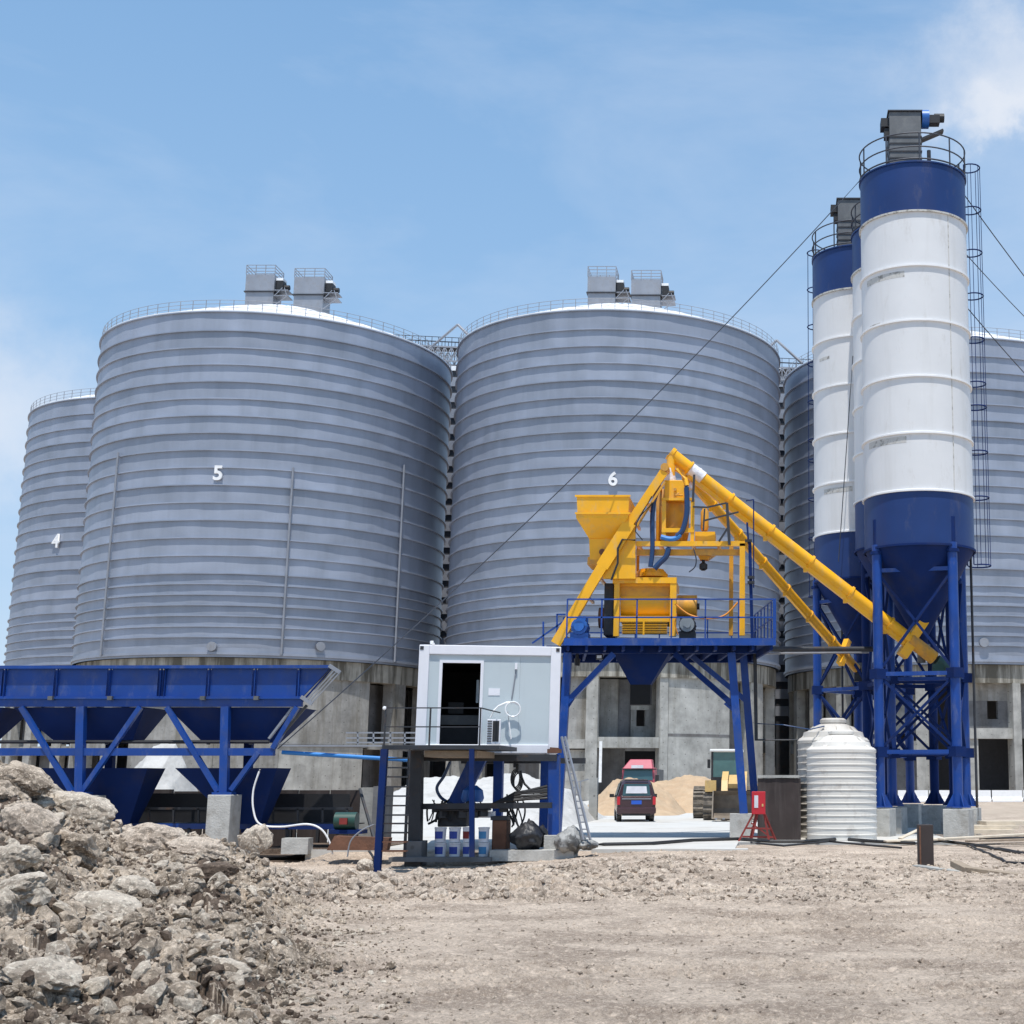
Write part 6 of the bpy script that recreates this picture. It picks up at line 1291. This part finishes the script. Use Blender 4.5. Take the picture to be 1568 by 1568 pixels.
# loader
def loader():
    Y = 63.; xc = P(1123, 1230, Y).x; t = thing('wheel_loader', 'yellow wheel loader facing the camera behind the right platform legs', 'wheel loader', (xc, Y, 0))
    for sd in (-1, 1):
        for dy in (1.6, 4.6):
            m = MB(); x = xc+sd*1.12-(.62 if dy > 3 else 0); m.tube((x-.26, Y+dy, .72), (x+.26, Y+dy, .72), .72, 28)
            for k in range(20):
                q = k*2*pi/20; m.box((x, Y+dy+.73*cos(q), .72+.73*sin(q)), (.5, .12, .07), rx=-q+pi/2)
            wv = m.build('wheel', 'tyred', t); m = MB(); m.tube((x-.28, Y+dy, .72), (x+.28, Y+dy, .72), .36, 18); m.build('rim', 'lyel', wv, True)
    # rear-left wheel is seen offset: articulated frame
    m = MB(); m.frus((xc-.5, Y+4.6, .8), 1.7, 2.6, (xc-.5, Y+4.7, 1.75), 1.5, 2.3); m.build('engine_hood', 'lyel', t, bevel=.06)
    m = MB(); m.b2((xc-.55, Y+1.0, .55), (xc+.55, Y+3.3, 1.25)); m.build('front_frame', 'lyel', t, bevel=.04)
    m = MB(); m.b2((xc-1.3, Y+1.0, 1.5), (xc-.85, Y+2.4, 1.6)); m.b2((xc+.85, Y+1.0, 1.5), (xc+1.3, Y+2.4, 1.6)); m.b2((xc-1.3, Y+.9, 1.25), (xc-.8, Y+1.1, 1.75)); m.each('fender', 'lyel', t)
    zc0, zc1 = 1.75, 3.05; cx0, cx1 = P(1089, 1160, Y+3).x, P(1136, 1160, Y+3).x
    m = MB(); m.b2((cx0, Y+2.9, 1.25), (cx1, Y+4.2, zc0+.15)); m.build('cab_base', 'dark', t)
    m = MB()
    for x in (cx0+.05, cx1-.05):
        for y in (Y+2.95, Y+4.15): m.beam((x, y, zc0), (x, y, zc1), .09)
    m.each('cab_pillar', 'dark', t)
    m = MB(); m.b2((cx0+.1, Y+2.93, zc0+.15), (cx1-.1, Y+2.97, zc1-.02)); m.build('front_window', mat('cab_glass', (.07, .16, .155), .1, 0, .1, spec=.7), t)
    for x in (cx0+.03, cx1-.03): m = MB(); m.b2((x-.015, Y+3.0, zc0+.15), (x+.015, Y+4.1, zc1-.02)); m.build('side_window', 'glass', t)
    m = MB(); m.b2((cx0-.06, Y+2.8, zc1), (cx1+.06, Y+4.3, zc1+.12)); m.build('cab_roof', 'roofw', t, bevel=.03)
    m = MB(); m.b2((cx0-.16, Y+2.7, zc0+.55), (cx0-.02, Y+2.75, zc0+.95)); m.build('wing_mirror', 'black', t)
    for sd in (-1, 1):
        m = MB(); x = xc+sd*.42; m.prism([(x-.14, Y+2.6, 1.6), (x-.14, Y+2.3, 2.15), (x-.14, Y+.9, 1.75), (x-.14, Y+.25, .75), (x-.14, Y+.3, .5), (x-.14, Y+1.1, 1.05)], (.28, 0, 0)); m.build('lift_arm', 'lyel', t)
    m = MB(); m.beam((xc, Y+2.2, 1.9), (xc, Y+.6, 1.5), .5, .2); m.build('tilt_link', 'lyel', t)
    x0, x1 = P(1090, 1230, Y-.9).x, P(1090, 1230, Y-.9).x+2.7
    m = MB(); prof = [(-1.1, .12), (-.3, .06), (.0, .2), (.12, .55), (.05, 1.1), (-.25, 1.3)]
    q1 = [(x0, Y+a_, b_) for a_, b_ in prof]; q2 = [(x0, Y+a_*.9+.05, b_*.93+.06) for a_, b_ in prof][::-1]
    m.prism(q1+q2, (x1-x0, 0, 0)); m.prism(q1, (.05, 0, 0)); m.prism([(p[0]+x1-x0-.05, p[1], p[2]) for p in q1], (.05, 0, 0)); m.build('bucket', mat('bucket_steel', (.20, .165, .13), .7, .2, .25, 3, dirt=(.07, .06, .05), dscale=2), t)
    m = MB()
    for k in range(8): m.box((x0+.2+k*.33, Y-1.15, .12), (.1, .25, .05))
    m.each('bucket_tooth', 'galv2', t)
loader()
# fence pillar and rails in front of the bay
t = thing('gate_pillar', 'white concrete gate pillar with a short grey rail at its left, left of the car', 'pillar', P(908, 1255, 64))
m = MB(); a = P(901, 1255, 64); b = P(915, 1191, 64); m.b2((a.x, 64, 0), (b.x, 64.4, b.z)); m.build('pillar', 'conc_lt', t)
m = MB(); m.beam(P(880, 1199, 64.2), P(901, 1193, 64.2), .05); m.beam(P(880, 1240, 64.2), P(901, 1245, 64.2), .05); 
for x in (881, 889): m.beam(P(x, 1197, 64.2), P(x, 1250, 64.2), .05)
m.each('rail', 'galv2', t)

# ------------------------------------------------------------------ RED BOX, DARK TANK, WATER TANKS
YR = 42.0
EB = thing('electric_box', 'red electrical cabinet with a white notice on a red steel trestle', 'electrical box', P(1162, 1289, YR))
pbox(EB, 'cabinet', 'red', 1151, 1212, 1172, 1247, YR, .32, bevel=.015)
pbox(EB, 'notice_sheet', 'paper', 1155, 1218, 1161, 1237, YR-.012, .008); pbox(EB, 'warning_plate', 'lyel', 1166.5, 1231, 1169, 1235, YR-.012, .008)
m = MB()
for (x0, y0, x1, y1, dy) in ((1153, 1247, 1131, 1288, 0), (1160, 1247, 1150, 1290, 0), (1170, 1247, 1178, 1290, 0), (1158, 1247, 1148, 1288, .6), (1171, 1247, 1188, 1288, .6)): m.beam(P(x0, y0, YR+.1), P(x1, y1, YR+.1+dy), .055)
m.each('trestle_leg', 'redrust', EB)
m = MB(); m.beam(P(1142, 1268, YR+.1), P(1180, 1269, YR+.1), .05); m.beam(P(1137, 1281, YR+.1), P(1184, 1282, YR+.3), .05); m.beam(P(1150, 1260, YR+.1), P(1180, 1282, YR+.1), .04); m.each('trestle_brace', 'redrust', EB)
DT = thing('steel_water_pit', 'dark rusty steel tank with a pale rim between the red box and the water tanks', 'tank', P(1190, 1280, YR+1))
Yd = YR+1.2
for i in range(6):
    xa = 1160+i*11; a = P(xa, 1285, Yd); b = P(xa+10.6, 1192, Yd); m = MB(); m.b2((a.x, Yd+.006*(i % 2), -.1), (b.x+.008, Yd+.12, b.z)); m.build('side_sheet', 'rustdk', DT)
m = MB(); a = P(1160, 1190, Yd); b = P(1224, 1190, Yd); m.b2((a.x, Yd-.04, a.z-.02), (b.x, Yd+.3, a.z+.06)); m.build('rim', 'conc_lt', DT)
m = MB(); m.b2((P(1160, 1200, Yd).x, Yd+.13, -.1), (P(1224, 1200, Yd).x, Yd+2.2, Zat(1195, Yd))); m.build('tank_body', 'rustdk', DT)

def watertank(px0, px1, ybot, ysh, ytop, Y, label, mt, nrib, r_m=None):
    a = P(px0, 1220, Y); b = P(px1, 1220, Y); r = (b.x-a.x)/2; cx_, cy_ = (a.x+b.x)/2, Y+r
    zb_ = 0.0; zs = Zat(ysh, Y+r*.3); zt2 = Zat(ytop, Y+r)
    t = thing('water_tank', label, 'water tank', (cx_, cy_, 0), 'white plastic water tanks')
    prof = [(r*.97, zb_)]; h = zs-zb_; p_ = h/nrib
    for i in range(nrib):
        z = zb_+i*p_; prof += [(r*.985, z+.01), (r*.985, z+p_*.76), (r*1.0, z+p_*.80), (r*1.004, z+p_*.88), (r*1.0, z+p_*.96), (r*.985, z+p_)]
    m = MB(); m.lathe((cx_, cy_, 0), prof, 72); m.build('ribbed_wall', mt, t, True)
    H = zt2-zs; m = MB(); m.lathe((cx_, cy_, 0), [(r, zs), (r*1.0, zs+.05), (r*.93, zs+H*.18), (r*.86, zs+H*.2), (r*.82, zs+H*.42), (r*.62, zs+H*.5), (r*.52, zs+H*.66), (r*.36, zs+H*.76)], 72); dm = m.build('dome', mt, t, True)
    m = MB()
    for k in range(8):
        q = k*pi/4+.2; m.beam((cx_+r*.97*cos(q), cy_+r*.97*sin(q), zs+.02), (cx_+r*.55*cos(q), cy_+r*.55*sin(q), zs+H*.62), .14, .08)
    m.each('dome_rib', mt, dm)
    m = MB(); m.lathe((cx_, cy_, 0), [(r*.34, zs+H*.72), (r*.34, zs+H*.8), (r*.37, zs+H*.81), (r*.37, zs+H*.93), (r*.30, zs+H), (.01, zs+H)], 40); m.build('lid', mt, t, True)
    return t
watertank(1236, 1346.5, 1286, 1150, 1118, 42.2, 'bright white ribbed water tank in front of the cement silo legs', 'pe', 14)
watertank(1222, 1336, 1284, 1136, 1100, 44.0, 'dirtier ribbed water tank standing behind the bright white one', 'pe2', 14)
m = MB(); m.path([P(1160, 1108, 44), P(1200, 1110, 44), P(1240, 1117, 44), P(1262, 1112, 44.5)], .02, 6); tag(m.build('hose', 'hoseb', None, True), 'thin dark hose running from the platform pipe to the tank lid', 'hose', HG)

# ------------------------------------------------------------------ RIGHT FOREGROUND
STB = thing('steel_stub_post', 'short dark rusty steel post standing in the dirt in front of the silo footings', 'post', P(1417, 1322, 29.6))
a = P(1407, 1323, 29.6); b = P(1429, 1263, 29.6); m = MB(); m.b2((a.x, 29.6, -.2), (b.x, 29.9, b.z)); m.each('post', 'rustdk', STB, bevel=.01)
m = MB(); m.b2((a.x+.02, 29.585, .0), (a.x+.05, 29.6, b.z-.03)); m.build('edge_weld', 'rust', STB)
def plank(x0, y0, x1, y1, Y0, Y1, w_, h_, mt, label, nm='timber_plank', cat='plank', group='planks and beams lying right of the tanks'):
    a = P(x0, y0, Y0); b = P(x1, y1, Y1); m = MB(); m.beam(a, b, w_, h_); tag(m.build(nm, mt, None, bevel=.01), label, cat, group)
plank(1378, 1284, 1416, 1266, 40.5, 41, .18, .04, 'woodlt', 'pale board propped against the dark stub post')
plank(1440, 1285, 1600, 1276, 40, 42, .3, .06, 'woodlt', 'long pale board lying in front of the right footing')
plank(1480, 1288, 1620, 1284, 39, 40, .2, .05, 'wood', 'brown board lying below the long pale board')
plank(1484, 1331, 1640, 1352, 28, 26, .25, .09, 'wood', 'weathered timber beam lying low at the right edge')
plank(1500, 1346, 1660, 1364, 26.5, 25, .16, .05, 'woodlt', 'pale split timber below the weathered beam at the right edge')
plank(1355, 1288, 1460, 1284, 40.2, 40.4, .5, .05, 'woodlt', 'pale broken boards at the foot of the nearest silo')
plank(1402, 1326, 1492, 1338, 29.3, 28.2, .22, .05, 'conc_lt', 'pale broken concrete strip lying right behind the dark stub post', 'concrete_strip', 'kerb')
plank(1462, 1322, 1500, 1341, 29.0, 27.6, .2, .12, 'wood', 'short rotten timber end lying across the pale strip')
m = MB()
for k, (x, y) in enumerate(((1510, 1250), (1520, 1262), (1545, 1256))): a = P(x, y, 46); m.box((a.x, 46.+.4*k, .15+.12*k), (1.6, .9, .12), rz=.1*k)
tag(m.build('board_stack', 'woodlt'), 'loose stack of pale boards right of the rear footing', 'boards')
def gpath(pts, r, label, mt='black', nm='ground_cable'):
    out_ = []
    for (x, y) in pts:
        d = ray(x, y); t_ = -EYE/d.z; X_, Y_ = d.x*t_, d.y*t_
        if Y_ < 37.2: z = gz(X_, Y_)+r; 
        else: z = .0+r
        out_.append(Vector((X_, Y_, z)))
    o = []
    for i in range(len(out_)-1):
        for k in range(5):
            q = out_[i].lerp(out_[i+1], k/5)
            if q.y < 37.2: q.z = gz(q.x, q.y)+r
            o.append(q)
    o.append(out_[-1]); m = MB(); m.path(o, r, 6); tag(m.build(nm, mt, None, True), label, 'cable', 'cables lying on the ground')
gpath([(905, 1296), (1000, 1294), (1060, 1289), (1130, 1287), (1180, 1291), (1230, 1291), (1290, 1287), (1340, 1291), (1400, 1294)], .05, 'long black cable along the near edge of the concrete yard')
gpath([(1400, 1294), (1440, 1290), (1490, 1296), (1530, 1303), (1600, 1316)], .045, 'black cable leaving the stub post towards the right edge')
gpath([(1480, 1293), (1510, 1308), (1540, 1323), (1580, 1326), (1640, 1322)], .03, 'thin looping black cable right of the stub post')
gpath([(1500, 1286), (1560, 1285), (1640, 1284)], .04, 'black cable at the right edge below the boards')
gpath([(1150, 1292), (1200, 1297), (1270, 1290), (1330, 1296), (1380, 1300)], .03, 'thin black cable winding in front of the bright white tank')
# concrete lip along the yard
m = MB(); a = P(905, 1300, 36.5); m.b2((a.x, 36.55, -.3), (P(1145, 1296, 36.5).x, 37.0, .035)); tag(m.build('yard_kerb', 'yard'), 'pale concrete lip along the near edge of the yard', 'kerb')
# jersey barriers
JG = 'white road barriers in front of the right silo'
jsrc = None
for i in range(6):
    px0 = 1375+i*48; Y = 118; a = P(px0, 1222, Y); b = P(px0+46, 1222, Y); wd = b.x-a.x
    if jsrc is None:
        t = thing('road_barrier', 'white concrete road barrier, first from the left behind the silo legs', 'barrier', (a.x, Y, 0), JG); m = MB()
        m.prism([(a.x, Y-.35, 0), (a.x, Y-.35, .15), (a.x, Y-.12, .4), (a.x, Y-.1, .95), (a.x, Y+.1, .95), (a.x, Y+.12, .4), (a.x, Y+.35, .15), (a.x, Y+.35, 0)], (wd, 0, 0)); bo = m.build('barrier_body', 'roofw', t)
        m = MB(); m.b2((a.x+wd*.3, Y-.30, .1), (a.x+wd*.7, Y-.11, .28)); sl_ = m.build('lifting_slot', 'galv2', t); jsrc = t
    else:
        t = jsrc.copy(); COL.objects.link(t); t.location = (a.x, Y, 0); t['label'] = 'white concrete road barrier, number %s in the row from the left behind the silo legs' % ['', 'two', 'three', 'four', 'five', 'six'][i]
        for c_ in (bo, sl_): k = c_.copy(); COL.objects.link(k); k.parent = t
print('built', len(bpy.data.objects))
